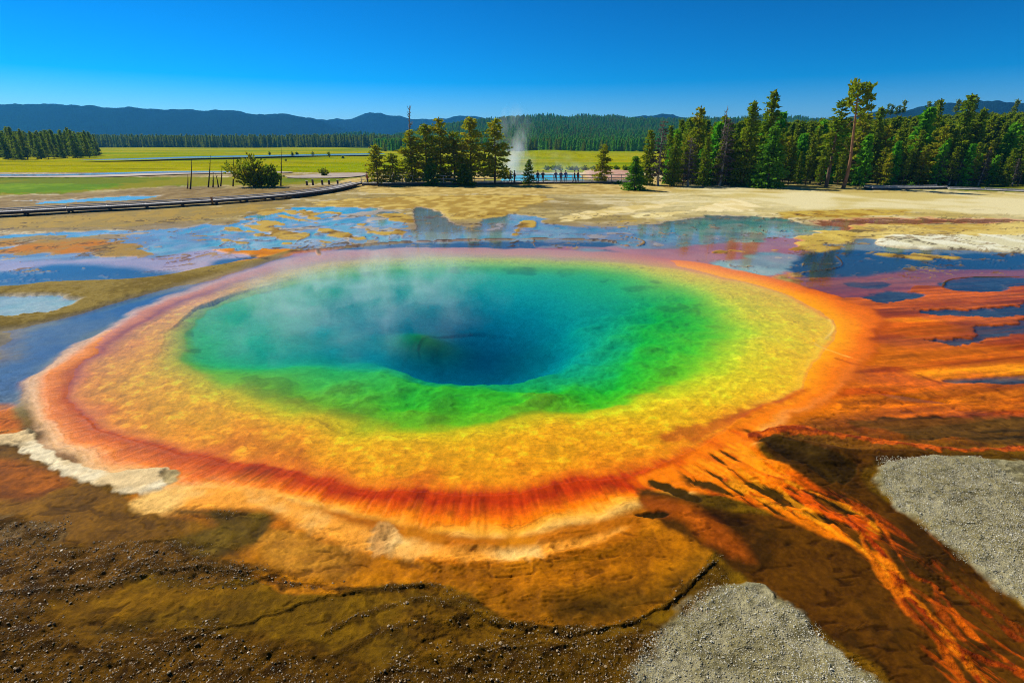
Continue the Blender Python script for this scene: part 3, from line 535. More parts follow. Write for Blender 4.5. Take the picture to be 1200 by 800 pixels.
# ------------------------------------------------------------------ hills
def hill(name, sky_pts, Yr, depth, rough, m, kind='structure', rows=26, cols=320, foot=None):
    xs = np.linspace(sky_pts[0][0], sky_pts[-1][0], cols); ys = np.interp(xs, [q[0] for q in sky_pts], [q[1] for q in sky_pts])
    ker = np.hanning(13); ker /= ker.sum(); ys = np.convolve(np.pad(ys, 6, 'edge'), ker, 'valid')
    top = np.array([Pz(a, c, Yr) for a, c in zip(xs, ys)]); v = []
    for i in range(rows):
        t = i/(rows-1)*1.5; yv = Yr - depth*(1-t); prof = sm(0, 1, min(t, 1)) if t <= 1 else 1-.5*(t-1)
        x = top[:, 0]*yv/Yr; z = top[:, 2]*prof + rough*fbm(x/(rough*9), np.full(cols, yv)/(rough*9), 4, 101)*min(1, 2.2*t)*prof
        v.append(np.stack([x, np.full(cols, yv), z-1.], 1))
    v = np.vstack(v); q = np.arange(rows*cols).reshape(rows, cols)
    f = np.stack([q[:-1, :-1].ravel(), q[:-1, 1:].ravel(), q[1:, 1:].ravel(), q[1:, :-1].ravel()], 1)
    o = link(name, mesh_np(name, v, f), m); tag(o, kind=kind)
    return top, Yr, depth
def hillmat(name, c, c2, sc_):
    b = NT(name); tc = b.n('TexCoord').outputs['Object']
    cc = b.mix(b.rng(b.noise(sc_, 8, tc, .7), .35, .65, 0, 1), c, c2)
    bp = b.n('Bump', Strength=1., Distance=12, Height=b.noise(sc_*4, 5, tc, .7))
    p = b.n('BsdfPrincipled', Roughness=1., Normal=bp.outputs[0]); b.t.links.new(cc, p.inputs['Base Color']); p.inputs['Specular IOR Level'].default_value = 0
    return b.surf(p.outputs[0])
HM = hillmat('far_forest_hill', (.012,.050,.055), (.008,.030,.038), .04)  # forest green with part of the distance haze painted in as blue
HG = hillmat('wooded_floor', (.06,.13,.02), (.04,.09,.015), .05)
hill('hill', [(-500,118),(-200,120),(0,123),(60,124),(150,127.5),(250,131),(335,135),(372,141),(410,152),(450,164)], 2400, 800, 11, HM)
hill('hill', [(260,156),(330,146),(375,140),(412,138),(428,134),(440,132.5),(456,135),(478,140),(520,138.5),(545,137),(570,140),(640,143),(720,146)], 2800, 700, 10, HM)
hill('hill', [(690,146),(735,141),(755,135.5),(775,132.5),(790,133.5),(802,139),(850,141),(950,146)], 2000, 500, 7, HM)
hill('hill', [(980,142),(1040,131),(1080,127),(1130,123.5),(1160,122),(1200,123),(1300,119),(1500,120),(1700,128)], 1250, 450, 8, HM)
CH = hill('hill', [(60,171),(200,169),(380,167),(430,164),(470,161),(510,153),(560,148),(600,146),(640,143.5),(690,143),(740,144),(800,146),(900,144),(1000,147),(1200,144)], 1250, 900, 8, HG)
# ------------------------------------------------------------------ trees
def foliage(name, c1, c2, c3):
    b = NT(name); r = b.n('ObjectInfo').outputs['Random']; tc = b.n('TexCoord').outputs['Object']
    base = b.mix(r, c1, c2); base = b.mix(b.rng(b.noise(.9, 3, tc), .45, .72, 0, .8), base, c3)
    base = b.mul(base, b.rng(b.noise(5., 2, tc), .3, .7, .65, 1.35))
    d = b.n('BsdfDiffuse', Color=base); t = b.n('BsdfTranslucent', Color=base)
    return b.surf(b.n('MixShader', i0=.45, i1=d.outputs[0], i2=t.outputs[0]).outputs[0])
FOL = foliage('conifer_needles', (.14,.26,.008), (.26,.34,.008), (.34,.32,.010))
FOLW = foliage('warm_pine_needles', (.24,.32,.008), (.36,.38,.010), (.50,.35,.010))
FOLB = foliage('bright_needles', (.10,.30,.012), (.13,.32,.014), (.20,.33,.02))
DEADF = foliage('grey_twigs', (.16,.13,.10), (.20,.17,.14), (.12,.09,.06))
BARK = simple('bark', (.14,.09,.055), .9, .35, 5., .2, .6); GREYW = simple('grey_deadwood', (.30,.26,.22), .9, .3, 5., .2, .5); REDB = simple('red_pine_bark', (.27,.14,.07), .9, .35, 3., .2, .6)
def tube(pts, rad, n=7):
    pts = np.array(pts, float); v = []; f = []
    for i, p in enumerate(pts):
        d = pts[min(i+1, len(pts)-1)]-pts[max(i-1, 0)]; d /= np.linalg.norm(d)+1e-9
        u = np.cross(d, [0, 1, .13]); u /= np.linalg.norm(u)+1e-9; w_ = np.cross(d, u)
        for j in range(n):
            a = 2*math.pi*j/n; v.append(p + rad[i]*(math.cos(a)*u + math.sin(a)*w_))
    for i in range(len(pts)-1):
        for j in range(n): f.append((i*n+j, i*n+(j+1) % n, (i+1)*n+(j+1) % n, (i+1)*n+j))
    f2 = list(f); return np.array(v), f2
def join(parts):
    v = []; f = []; o = 0
    for a, c in parts: v.append(a); f.append(np.array(c)+o); o += len(a)
    return np.vstack(v), np.vstack(f)
def clumps(P_, Dn, size, r, up=.35, k=2):    # needle sprays: k leaf-like quads at every point, lying along the twig
    n = len(P_); V_ = []; F_ = []
    for q in range(k):
        a = Dn + r.normal(0, .45, (n, 3)); a /= np.linalg.norm(a, axis=1, keepdims=True)
        c = r.normal(0, 1, (n, 3)); c[:, 2] *= up*2.; c = np.cross(a, c); c /= np.linalg.norm(c, axis=1, keepdims=True)+1e-9
        s_ = (size*r.uniform(.6, 1.3, n))[:, None]
        p0 = P_ - a*s_*.35; p1 = P_ + c*s_*.34 + a*s_*.2; p2 = P_ + a*s_*.9; p3 = P_ - c*s_*.34 + a*s_*.2
        V_.append(np.stack([p0, p1, p2, p3], 1).reshape(-1, 3)); F_.append(np.arange(n*4).reshape(n, 4) + q*n*4)
    return np.vstack(V_), np.vstack(F_)
def conifer_mesh(seed, H=12., Rb=2., base=.08, dens=1., power=.8, droop=.25, gaps=.15, csize=.42, lean=0.):
    """trunk mesh and crown mesh of a spruce or pine"""
    r = np.random.default_rng(seed); tp = []; pts = []; dirs = []; tws = []
    zs = np.linspace(0, H, 9); wob = np.cumsum(r.normal(0, .03, (9, 2)), 0)*H/12; wob[0] = 0
    axis = lambda z: np.array([np.interp(z, zs, wob[:, 0])+lean*z, np.interp(z, zs, wob[:, 1]), z])
    tr = tube([axis(z) for z in zs], [H*.014*(1-z/H)**.8+.012 for z in zs])
    z = base*H; lv = 0
    while z < H*.985:
        u = (z/H-base)/(1-base); L = Rb*((1-u)**power)*(1-.35*max(0, .12-u)/.12)+.10
        nb = int(r.integers(4, 7)*dens)+1
        for j in range(nb):
            if r.random() < gaps: continue
            a = r.uniform(0, 2*math.pi); l = L*r.uniform(.55, 1.12); dz = -droop*l*(1-u)+.25*l*u
            p0 = axis(z+r.uniform(-.1, .1)*H/12); e = p0 + np.array([math.cos(a)*l, math.sin(a)*l, dz])
            m_ = max(2, int(l/csize*2.1))
            for t in np.linspace(.25, 1, m_):
                bpnt = p0+(e-p0)*t; bpnt[2] -= droop*.35*l*t*t*(1-u)
                for q in range(2):
                    side = r.normal(0, .16+.16*l*t*(1-.5*t), 3)*np.array([1, 1, .35])
                    pts.append(bpnt+side); dirs.append((e-p0)/max(l, .1)+side*.8)
        z += H*.034*r.uniform(.7, 1.25)*(1-.35*u); lv += 1
    pts.append(axis(H*.99)); dirs.append(np.array([0, 0, 1.]))
    return tr, clumps(np.array(pts), np.array(dirs), csize*r.uniform(.9, 1.1, len(pts)), r)
MESH = {}
def make_kind(key, seed, bark, fol, **kw):
    (tv, tf), (cv, cf) = conifer_mesh(seed, **kw)
    a = mesh_np('trunk', tv, tf); a.materials.append(bark); c = mesh_np('crown', cv, cf, False); c.materials.append(fol); MESH[key] = (a, c, kw.get('H', 12.), kw.get('Rb', 2.))
for i in range(5): make_kind('spruce%d' % i, 20+i, BARK, FOL, H=12., Rb=[1.7,2.1,1.5,2.3,1.8][i], base=[.05,.1,.14,.06,.2][i], gaps=.1)
for i in range(4): make_kind('pine%d' % i, 40+i, BARK, FOLW, H=11., Rb=[2.3,2.6,2.2,2.9][i], base=[.12,.16,.1,.14][i], power=.62, droop=.12, gaps=.34, csize=.42)
make_kind('green', 60, BARK, FOLB, H=11., Rb=2.6, base=.03, power=.85, dens=1.3, gaps=.05)
make_kind('greendark', 61, BARK, FOL, H=6., Rb=1.9, base=.03, power=.7, dens=1.3, gaps=.05)
make_kind('skinny', 62, BARK, FOL, H=14., Rb=1.2, base=.3, power=.5, gaps=.3)
make_kind('greysnag', 63, GREYW, DEADF, H=12., Rb=1.1, base=.1, power=.6, dens=.7, gaps=.35, csize=.26)
make_kind('tuft', 64, BARK, FOL, H=14., Rb=1.7, base=.72, power=.35, gaps=.1, csize=.5)
FOLF = foliage('sunlit_needles', (.10,.38,.012), (.16,.42,.012), (.22,.42,.014))
make_kind('far', 65, BARK, FOLF, H=12., Rb=1.9, base=.05, dens=.7, csize=.8, gaps=.1)
make_kind('farb', 66, BARK, FOLF, H=12., Rb=1.6, base=.08, dens=.7, csize=.8, gaps=.1)
def tree(kind, x, y, h, label, group=None, name='conifer_tree', wide=1., rz=None, tilt=(0, 0), cat='tree', z=None):
    a, c, H, Rb = MESH[kind]; s_ = h/H; z0 = (gz(x, y) if y < 108 and abs(x) < 1.28*(.93*y+2.2) else float(meadow_z(np.array([x]), np.array([y]))[0])) if z is None else z
    o = empty(name, (x, y, z0-.05), random.uniform(0, 6.28) if rz is None else rz); o.scale = (s_*wide, s_*wide, s_)
    o.rotation_euler[0] = tilt[1]; o.rotation_euler[1] = tilt[0]
    t = bpy.data.objects.new('trunk', a); col0.objects.link(t); t.parent = o
    k = bpy.data.objects.new('crown', c); col0.objects.link(k); k.parent = o
    return tag(o, label, cat, group)
def at_px(px, base, top, **kw):              # foot on the ground at a place of the photo, height from its top
    x, y = P(px, base, .05); zt_ = Pz(px, top, y)[2]; return x, y, zt_
def planted(kind, px, base, top, label, wpx=None, **kw):
    x, y, h = at_px(px, base, top); H, Rb = MESH[kind][2:]
    wd = 1. if wpx is None else (wpx/2*(y*CP+CAM_H*SP)/F)/(Rb*h/H*1.0)
    return tree(kind, x, y, h, label, wide=wd, **kw)
GC = 'pines of the clump beside the railed boardwalk'
planted('pine0', 443, 217.5, 170, 'short rusty brown pine at the open end of the pine clump', 30, group=GC, name='pine_tree')
planted('pine3', 462, 217, 180, 'low bushy olive pine between the rusty pine and the bare topped snag', 30, group=GC, name='pine_tree')
planted('pine2', 484, 216.5, 152, 'leafy pine growing against the bare topped snag', 34, group=GC, name='pine_tree')
planted('pine1', 502, 216.5, 146, 'full pine just past the bare topped snag', 42, group=GC, name='pine_tree')
planted('pine0', 517, 216, 138.5, 'tallest pointed pine in the middle of the clump', 34, group=GC, name='pine_tree')
planted('pine2', 533, 216, 154, 'shorter pine between the two tallest pointed pines', 36, group=GC, name='pine_tree')
planted('pine1', 553, 216, 138, 'tall pine with bare lower trunk in the clump', 40, group=GC, name='pine_tree')
planted('pine3', 580, 216.5, 140, 'broad pine beside the steam plume with long low branches', 46, group=GC, name='pine_tree')
planted('green', 506, 217.2, 184, 'small bright green fir at the foot of the pine clump', 24, name='fir_tree')
planted('greendark', 545, 217.4, 193, 'small dark fir crouched under the tall pine trunks', 24, name='fir_tree')
planted('spruce1', 620, 217, 187, 'lone little pine in front of the turquoise pool', 16, name='pine_tree')
planted('pine2', 704, 215, 169, 'single dense pine between the turquoise pool and pink bank', 22, name='pine_tree', tilt=(.06, 0))
planted('green', 743, 223, 183, 'bright bushy young fir standing out on the pale flat', 28, name='fir_tree')
planted('spruce3', 757, 217, 152, 'olive spruce beside the grey needleless snag', 24, name='spruce_tree')
planted('greysnag', 771, 218, 142, 'grey needleless snag with fine bare twigs at the forest end', 18, name='dead_tree')
planted('greysnag', 806, 218, 162, 'dark grey dead tree at the forest edge', 18, name='dead_tree')
planted('greysnag', 843, 218, 140, 'ragged dead tree behind the slanting bare spike', 20, name='dead_tree')
planted('spruce0', 869, 218, 119, 'tall narrow spruce beside the tallest spruce', 28, name='spruce_tree')
planted('spruce1', 889, 217, 106, 'tallest spruce of the forest edge', 36, name='spruce_tree')
planted('green', 898, 220, 147, 'bright green conical fir at the very front of the forest edge', 40, name='fir_tree')
planted('skinny', 968, 219, 117, 'thin tall spruce rising behind the leaning pine', 26, name='spruce_tree')
planted('spruce3', 1077, 213, 116, 'yellowish spruce rising above the right forest canopy', 20, name='spruce_tree')
planted('spruce3', 1109, 213, 110, 'broad yellowish spruce standing highest over the right forest', 34, name='spruce_tree')
planted('spruce0', 1127, 213, 127, 'darker spruce next to the broad yellowish one', 22, name='spruce_tree')
for px, tp_ in ((1112,183),(1120,186),(1132,180),(1146,176),(1186,186),(1096,176)): planted('greysnag', px, 217.5, tp_, 'small grey dead conifer along the foot of the right forest', 12, name='dead_tree', group='grey dead conifers at the forest foot')
# bare-topped snag: a long naked pole with upswept twigs
def bare_tree(name, pts, r0, twigs, label, m, cat='tree', group=None, seed=0, tl=1.):
    r = np.random.default_rng(seed); base = np.array(pts[0]); o = empty(name, base); P_ = [np.array(p)-base for p in pts]; n = len(P_)
    L_ = np.linspace(1, .18, n)*r0; v, f = tube(P_, L_); link('trunk', mesh_np('trunk', v, f), m, o); br = []
    for k in range(twigs):
        t = r.uniform(.25, .97); i = t*(n-1); j = int(i); p0 = P_[j]+(P_[min(j+1, n-1)]-P_[j])*(i-j); a = r.uniform(0, 6.28); l = tl*r.uniform(.4, 1.3)*(1.1-t*.6)
        d = np.array([math.cos(a)*.6, math.sin(a)*.6, r.uniform(.1, .9)]); e = p0+d*l; m1 = p0+d*l*.5-np.array([0, 0, .1*l])
        br.append(tube([p0, m1, e], [r0*.28, r0*.2, r0*.08], 4))
    if br: v, f = join(br); tag(link('branch', mesh_np('branch', v, f), m, o), kind='stuff')
    return tag(o, label, cat, group)
def pole_pts(px0, b0, px1, top, bend=0., n=6, z0=.0):
    x, y = P(px0, b0); e = Pz(px1, top, y); s_ = np.array([x, y, z0]); out = []
    for t in np.linspace(0, 1, n): q = s_+(e-s_)*t; q[0] += bend*math.sin(math.pi*t); out.append(tuple(q))
    return out
bare_tree('dead_tree', pole_pts(476, 216, 480, 124, .15, 9), .20, 60, 'bare topped snag sticking out above the pine clump', GREYW, seed=3, tl=1.3)
bare_tree('dead_tree', pole_pts(841, 218, 853, 124, -.1, 8), .16, 22, 'slanting bare spike of a dead pine against the sky', GREYW, seed=4, tl=1.)
for px, b0, px1, tp_, lb in ((223,222.5,224.5,187,'taller blackened dead pole with a short stub beside it'),(219.5,222,220,204,'reddish dead stub touching a blackened pole'),(244,220,246.5,182,'tallest dead pole between the stub pair and the bush'),(249.5,220,249.5,201,'short straight dead pole beside the tallest pole'),(256,220,252.5,203,'slanting dead stick propped near the bush'),(258.5,219,260,195,'thin forked dead stem at the edge of the bush'),(273,219,273.5,184,'thin dead stem rising through the rim of the bush'),(329,218.5,329.5,174,'slim straight pole on the far side of the bush')):
    bare_tree('dead_tree', pole_pts(px, b0, px1, tp_, .05, 5), .11, 4, lb, simple('charred_wood', (.07,.05,.035), .9, .3) if px != 219.5 else REDB, seed=int(px), tl=.5)
# the leaning tall pine
x, y = P(988, 221.5); pp = [np.array([x, y, 0.]), Pz(993, 205, y), Pz(997, 185, y), Pz(999, 165, y), Pz(1001.5, 145, y), Pz(1004, 122, y), Pz(1006, 104, y), Pz(1008, 96, y)]
o = empty('leaning_pine', (x, y, 0)); q = [p_-pp[0] for p_ in pp]; v, f = tube(q, [.27,.21,.18,.15,.13,.09,.06,.03], 9); link('trunk', mesh_np('trunk', v, f), REDB, o)
r = np.random.default_rng(5); pts = []; dr = []; br = []
for (cx_, cy_, rx_, n_) in ((1008,99,8,20),(1003,103,7,14),(1014,104,7,14),(1012,112,9,18),(1001,111,6,10),(1017,116,6,10),(1009,122,9,12),(1018,126,5,8),(1005,131,6,7),(1016,134,5,6),(994,118,4,5),(992,122,3,4),(1011,141,6,5)):
    c_ = Pz(cx_, cy_, y)-pp[0]; rad = rx_*(y*CP)/F; hz = c_[2]-.25*rad
    zz = [t_[2] for t_ in q]; a0 = np.array([np.interp(hz-.3*rad, zz, [t_[i] for t_ in q]) for i in range(3)]); c_ = c_ + np.array([0, r.uniform(-1, 1), 0])
    br.append(tube([a0, (a0+c_)/2-np.array([0, 0, .1]), c_], [.05, .04, .02], 5))
    for k in range(n_*3): d = r.normal(0, 1, 3); d /= np.linalg.norm(d); pts.append(c_+d*rad*r.uniform(.4, 1)*np.array([1, 1, .7])); dr.append(d*.7+np.array([0, 0, .4]))
for (sx_, sy_, ex_, ey_) in ((998,172,1010,160),(997,180,985,168),(999,160,1009,178),(1002,142,992,150),(998,190,1006,196)):
    br.append(tube([Pz(sx_, sy_, y)-pp[0], Pz((sx_+ex_)/2, (sy_+ey_)/2-3, y)-pp[0], Pz(ex_, ey_, y)-pp[0]], [.04,.03,.015], 4))
v, f = join(br); tag(link('branch', mesh_np('branch', v, f), REDB, o), kind='stuff'); v, f = clumps(np.array(pts), np.array(dr), np.full(len(pts), .45), r, k=2); link('crown', mesh_np('crown', v, f, False), FOL, o)
tag(o, 'tall leaning pine with orange bare trunk and tufted top', 'tree')
# the bush on the left and far shrubs
def bush(px, base, top, wpx, label, name='shrub', m=None, n=700, seed=0, group=None):
    x, y = P(px, base); h = Pz(px, top, y)[2]; rw = wpx/2*(y*CP+2)/F; r = np.random.default_rng(seed); o = empty(name, (x, y, 0)); pts = []; dr = []; br = []
    for k in range(26):
        a = r.uniform(0, 6.28); l = r.uniform(.5, 1.0); u_ = r.uniform(.15, 1); e = np.array([math.cos(a)*rw*u_, math.sin(a)*rw*u_*.8, h*(1-.72*u_*r.uniform(.6, 1.1))*r.uniform(.75, 1)])
        br.append(tube([(0, 0, 0), e*np.array([.45, .45, .55]), e], [.05, .035, .015], 4))
        for t in np.linspace(.25, 1, int(n/26)): p_ = e*np.array([.9*t, .9*t, t]); s_ = r.normal(0, .12*rw, 3); pts.append(p_+s_*np.array([1, 1, .6])); dr.append(e/np.linalg.norm(e)+s_)
    v, f = join(br); tag(link('stem', mesh_np('stem', v, f), BARK, o), kind='stuff'); pts = np.array(pts); pts[:, 2] = np.maximum(pts[:, 2], .06)
    v, f = clumps(pts, np.array(dr), np.full(len(pts), min(.42, .22*rw+.08)), r); link('foliage', mesh_np('foliage', v, f, False), m or FOLW, o); return tag(o, label, 'bush', group)
bush(298, 219.5, 177, 62, 'large spreading olive bush among the dead poles', n=1500, seed=1)
bush(319, 219.5, 190, 32, 'rounder darker bush joined to the large olive bush', n=800, seed=2, m=FOL)
bush(380, 207, 195, 14, 'small brown bush out on the meadow mud flat', n=200, seed=3)
for px, b_, tp_, wd in ((343,184,176,5),(348,182.5,177,5),(367,183,176,5),(386,184.5,176,6),(316,182,176,4),(402,186,182,5),(335,189,186,4)): bush(px, b_, tp_, wd, 'tiny dark shrub dotted far out on the meadow', n=130, seed=px, m=FOL, group='shrubs dotted over the far meadow')
for i, px in enumerate(range(640, 800, 9)): bush(px+random.uniform(-3, 3), 199.5, 194+random.uniform(-1, 1.5), 11, 'low dark shrub in the row behind the turquoise pool', n=130, seed=300+i, m=FOL, group='shrub row behind the turquoise pool')
for px, b_, tp_, wd in ((640,214.6,210,12),(690,215,211,10),(725,216,212,10),(1068,219,213,9)): bush(px, b_, tp_, wd, 'low green shrub at the back of the pale flat', n=130, seed=px, m=FOLB, group='low shrubs along the flat')
# ---- the forest edge, tree by tree
fr_ = np.random.default_rng(77); kinds = ['spruce%d' % i for i in range(5)]+['pine0', 'skinny', 'spruce2', 'far', 'farb']
n_ = 0; placed = []
while n_ < 205:
    px = fr_.uniform(775, 1330); dep = fr_.random()**1.6; base = 218.2-dep*9
    x, y = P(px, base)
    if any((x-a)**2+(y-c)**2 < 2.2 for a, c in placed): continue
    if 985 < px < 1003 and base > 216: continue
    placed.append((x, y)); h = fr_.uniform(5.2, 8.8)*(1 if dep > .25 else .82)*(1.22 if fr_.random() < .15 else 1)*(.8 if px > 1130 else 1)
    k_ = kinds[int(fr_.integers(len(kinds)))]
    adj = {'spruce0': 'slim pointed dark spruce', 'spruce1': 'full dark spruce', 'spruce2': 'narrow bare footed spruce', 'spruce3': 'broad skirted spruce', 'spruce4': 'high crowned spruce', 'pine0': 'yellowish bushy pine', 'skinny': 'thin spire shaped conifer', 'far': 'light green full conifer', 'farb': 'light green slim conifer'}[k_]
    t = tree(k_, x, y, h, ('tall ' if h > 7.5 else 'short ' if h < 6 else 'middling ')+adj+(' at the front of the dense forest edge' if dep < .25 else ' within the dense forest edge'), 'conifers of the forest edge', 'conifer_tree', wide=fr_.uniform(.85, 1.15)); n_ += 1
placed = []; n_ = 0
while n_ < 60:
    px = fr_.uniform(-60, 117); base = 188-6*fr_.random()-max(0, (px-30))*.035; x, y = P(px, base)
    if any((x-a)**2+(y-c)**2 < 9 for a, c in placed): continue
    placed.append((x, y)); h = fr_.uniform(8, 11.5); k_ = int(fr_.integers(5)); tree(kinds[k_], x, y, h, ('tall ' if h > 9.8 else 'short ')+['slim pointed', 'full', 'narrow bare footed', 'broad skirted', 'high crowned'][k_]+' conifer in the wood jutting into the meadow', 'conifers of the wood in the meadow', 'conifer_tree'); n_ += 1
for px, tp_, h in ((1061,117,13),(1047,122,11),(1043,121,10),(1055,123,9),(1090,118,13),(1099,117,13),(1125,116,13),(1132,117,12),(1141,116,12),(1146,113,14),(1194,116,14),(1000+52,124,9)):
    e = Pz(px, tp_, 200); tree('tuft', e[0], 200, h, 'thin tufted pine poking above the forest ridge line', 'tufted pines on the ridge line', 'pine_tree', wide=.55, z=e[2]-h)
# ---- forests that read as one mass
def forest(name, xyz, scl, protos, label):
    n = len(xyz); me = bpy.data.meshes.new(name); me.vertices.add(n); me.vertices.foreach_set('co', np.asarray(xyz, np.float32).ravel())
    for nm, val in (('sc', scl), ('rz', rng.uniform(0, 6.28, n))):
        a = me.attributes.new(nm, 'FLOAT', 'POINT'); a.data.foreach_set('value', np.asarray(val, np.float32))
    a = me.attributes.new('pick', 'INT', 'POINT'); a.data.foreach_set('value', rng.integers(0, len(protos), n).astype(np.int32))
    o = link(name, me); tag(o, label, 'forest', kind='stuff')
    ng = bpy.data.node_groups.new(name, 'GeometryNodeTree'); ng.interface.new_socket('Geometry', in_out='INPUT', socket_type='NodeSocketGeometry'); ng.interface.new_socket('Geometry', in_out='OUTPUT', socket_type='NodeSocketGeometry')
    gi = ng.nodes.new('NodeGroupInput'); go = ng.nodes.new('NodeGroupOutput'); jn = ng.nodes.new('GeometryNodeJoinGeometry')
    for pr in reversed(protos):
        oi = ng.nodes.new('GeometryNodeObjectInfo'); oi.transform_space = 'ORIGINAL'; oi.inputs['Object'].default_value = pr; oi.inputs['As Instance'].default_value = True
        ng.links.new(oi.outputs['Geometry'], jn.inputs[0])
    ip = ng.nodes.new('GeometryNodeInstanceOnPoints'); ip.inputs['Pick Instance'].default_value = True
    def attr(nm, ty):
        a = ng.nodes.new('GeometryNodeInputNamedAttribute'); a.data_type = ty; a.inputs['Name'].default_value = nm; return a.outputs['Attribute']
    cx = ng.nodes.new('ShaderNodeCombineXYZ'); ng.links.new(attr('rz', 'FLOAT'), cx.inputs[2]); er = ng.nodes.new('FunctionNodeEulerToRotation'); ng.links.new(cx.outputs[0], er.inputs[0])
    ng.links.new(gi.outputs[0], ip.inputs['Points']); ng.links.new(jn.outputs[0], ip.inputs['Instance']); ng.links.new(attr('pick', 'INT'), ip.inputs['Instance Index']); ng.links.new(er.outputs[0], ip.inputs['Rotation']); ng.links.new(attr('sc', 'FLOAT'), ip.inputs['Scale']); ng.links.new(ip.outputs[0], go.inputs[0])
    md = o.modifiers.new('trees', 'NODES'); md.node_group = ng; return o
crowns = [o_ for o_ in bpy.data.objects if o_.name.startswith('crown')]
def proto(k): return next(o_ for o_ in crowns if o_.data == MESH[k][1])
PR = [proto(k) for k in ('spruce0', 'spruce1', 'spruce2', 'spruce3', 'spruce4')]
# right hillside
n = 9000; px = rng.uniform(-.1, 1, n); yv = 95*np.exp(rng.uniform(0, 1.35, n)); xv = yv*rng.uniform(.30, 1.75, n)
ok = (proj(xv, yv, 0*xv)[0] > 792) & ((yv > 112) | (proj(xv, yv, 0*xv)[1] < 208)); xv, yv = xv[ok], yv[ok]
forest('forest', np.stack([xv, yv, meadow_z(xv, yv)-.3], 1), rng.uniform(.5, .85, len(xv)), PR, 'dense conifer forest climbing the slope behind the forest edge')
# central wooded hill
top, Yr, dp = CH; tb = rng.random(52000)**.8; xx = rng.uniform(0, 1, len(tb)); yv = Yr-dp*(1-tb); xi = xx*(len(top)-1)
tx = np.interp(xi, np.arange(len(top)), top[:, 0]); tz = np.interp(xi, np.arange(len(top)), top[:, 2]); xv = tx*yv/Yr
zv = tz*sm(0, 1, tb) + 8*fbm(xv/72, yv/72, 4, 101)*np.minimum(1, 2.2*tb)*sm(0, 1, tb) - 1
pxv = proj(xv, yv, zv)[0]; ok = (pxv > 60) & ~((pxv < 440) & (yv < 700)) & ~((pxv > 430) & (pxv < 1200) & (yv < 300)); xv, yv, zv = xv[ok], yv[ok], zv[ok]
forest('forest', np.stack([xv, yv, zv-.5], 1), rng.uniform(.45, .8, len(xv)), [proto('far'), proto('farb'), PR[1]], 'conifer forest covering the low hill across the meadow')
n = 5200; yv = rng.uniform(560, 900, n); pxv = rng.uniform(60, 470, n); xv = (pxv-600)/F*(yv*CP+2.2)
forest('forest', np.stack([xv, yv, meadow_z(xv, yv)-.3], 1), rng.uniform(.7, 1.15, n), PR, 'long band of forest along the far side of the meadow')
n = 900; yv = rng.uniform(235, 360, n); pxv = rng.uniform(-260, 112, n); pxv -= (yv-235)*.02; xv = (pxv-600)/F*(yv*CP+2.2)
forest('forest', np.stack([xv, yv, meadow_z(xv, yv)-.3], 1), rng.uniform(.65, .95, n), PR, 'dark forest filling in behind the wood in the meadow')

# ------------------------------------------------------------------ boardwalks
WOOD = simple('weathered_wood', (.44,.41,.38), .75, .3, 3., .3, .4); WOODD = simple('dark_wood', (.10,.075,.06), .85, .3, 3., .3, .4); ORG = simple('orange_paint', (.55,.18,.02), .6, .1)
def box_arr(c, ex, ey, ez, ax):               # centre, half sizes, direction along
    ax = np.array([ax[0], ax[1], 0.]); ax /= np.linalg.norm(ax); pr = np.array([-ax[1], ax[0], 0]); up = np.array([0, 0, 1.])
    v = [np.array(c)+sx_*ex*ax+sy_*ey*pr+sz_*ez*up for sz_ in (-1, 1) for sx_, sy_ in ((-1,-1),(1,-1),(1,1),(-1,1))]
    return np.array(v), [(3,2,1,0),(4,5,6,7),(0,1,5,4),(1,2,6,5),(2,3,7,6),(3,0,4,7)]
def part_box(name, parent, m, c, ex, ey, ez, ax):
    v, f = box_arr(c, ex, ey, ez, ax); return link(name, mesh_np(name, v, f, False), m, parent)
def resample(w_, step):
    s_ = np.r_[0, np.cumsum(np.linalg.norm(np.diff(w_, axis=0), axis=1))]; n = max(2, int(round(s_[-1]/step))+1); t = np.linspace(0, s_[-1], n)
    return np.stack([np.interp(t, s_, w_[:, 0]), np.interp(t, s_, w_[:, 1])], 1)
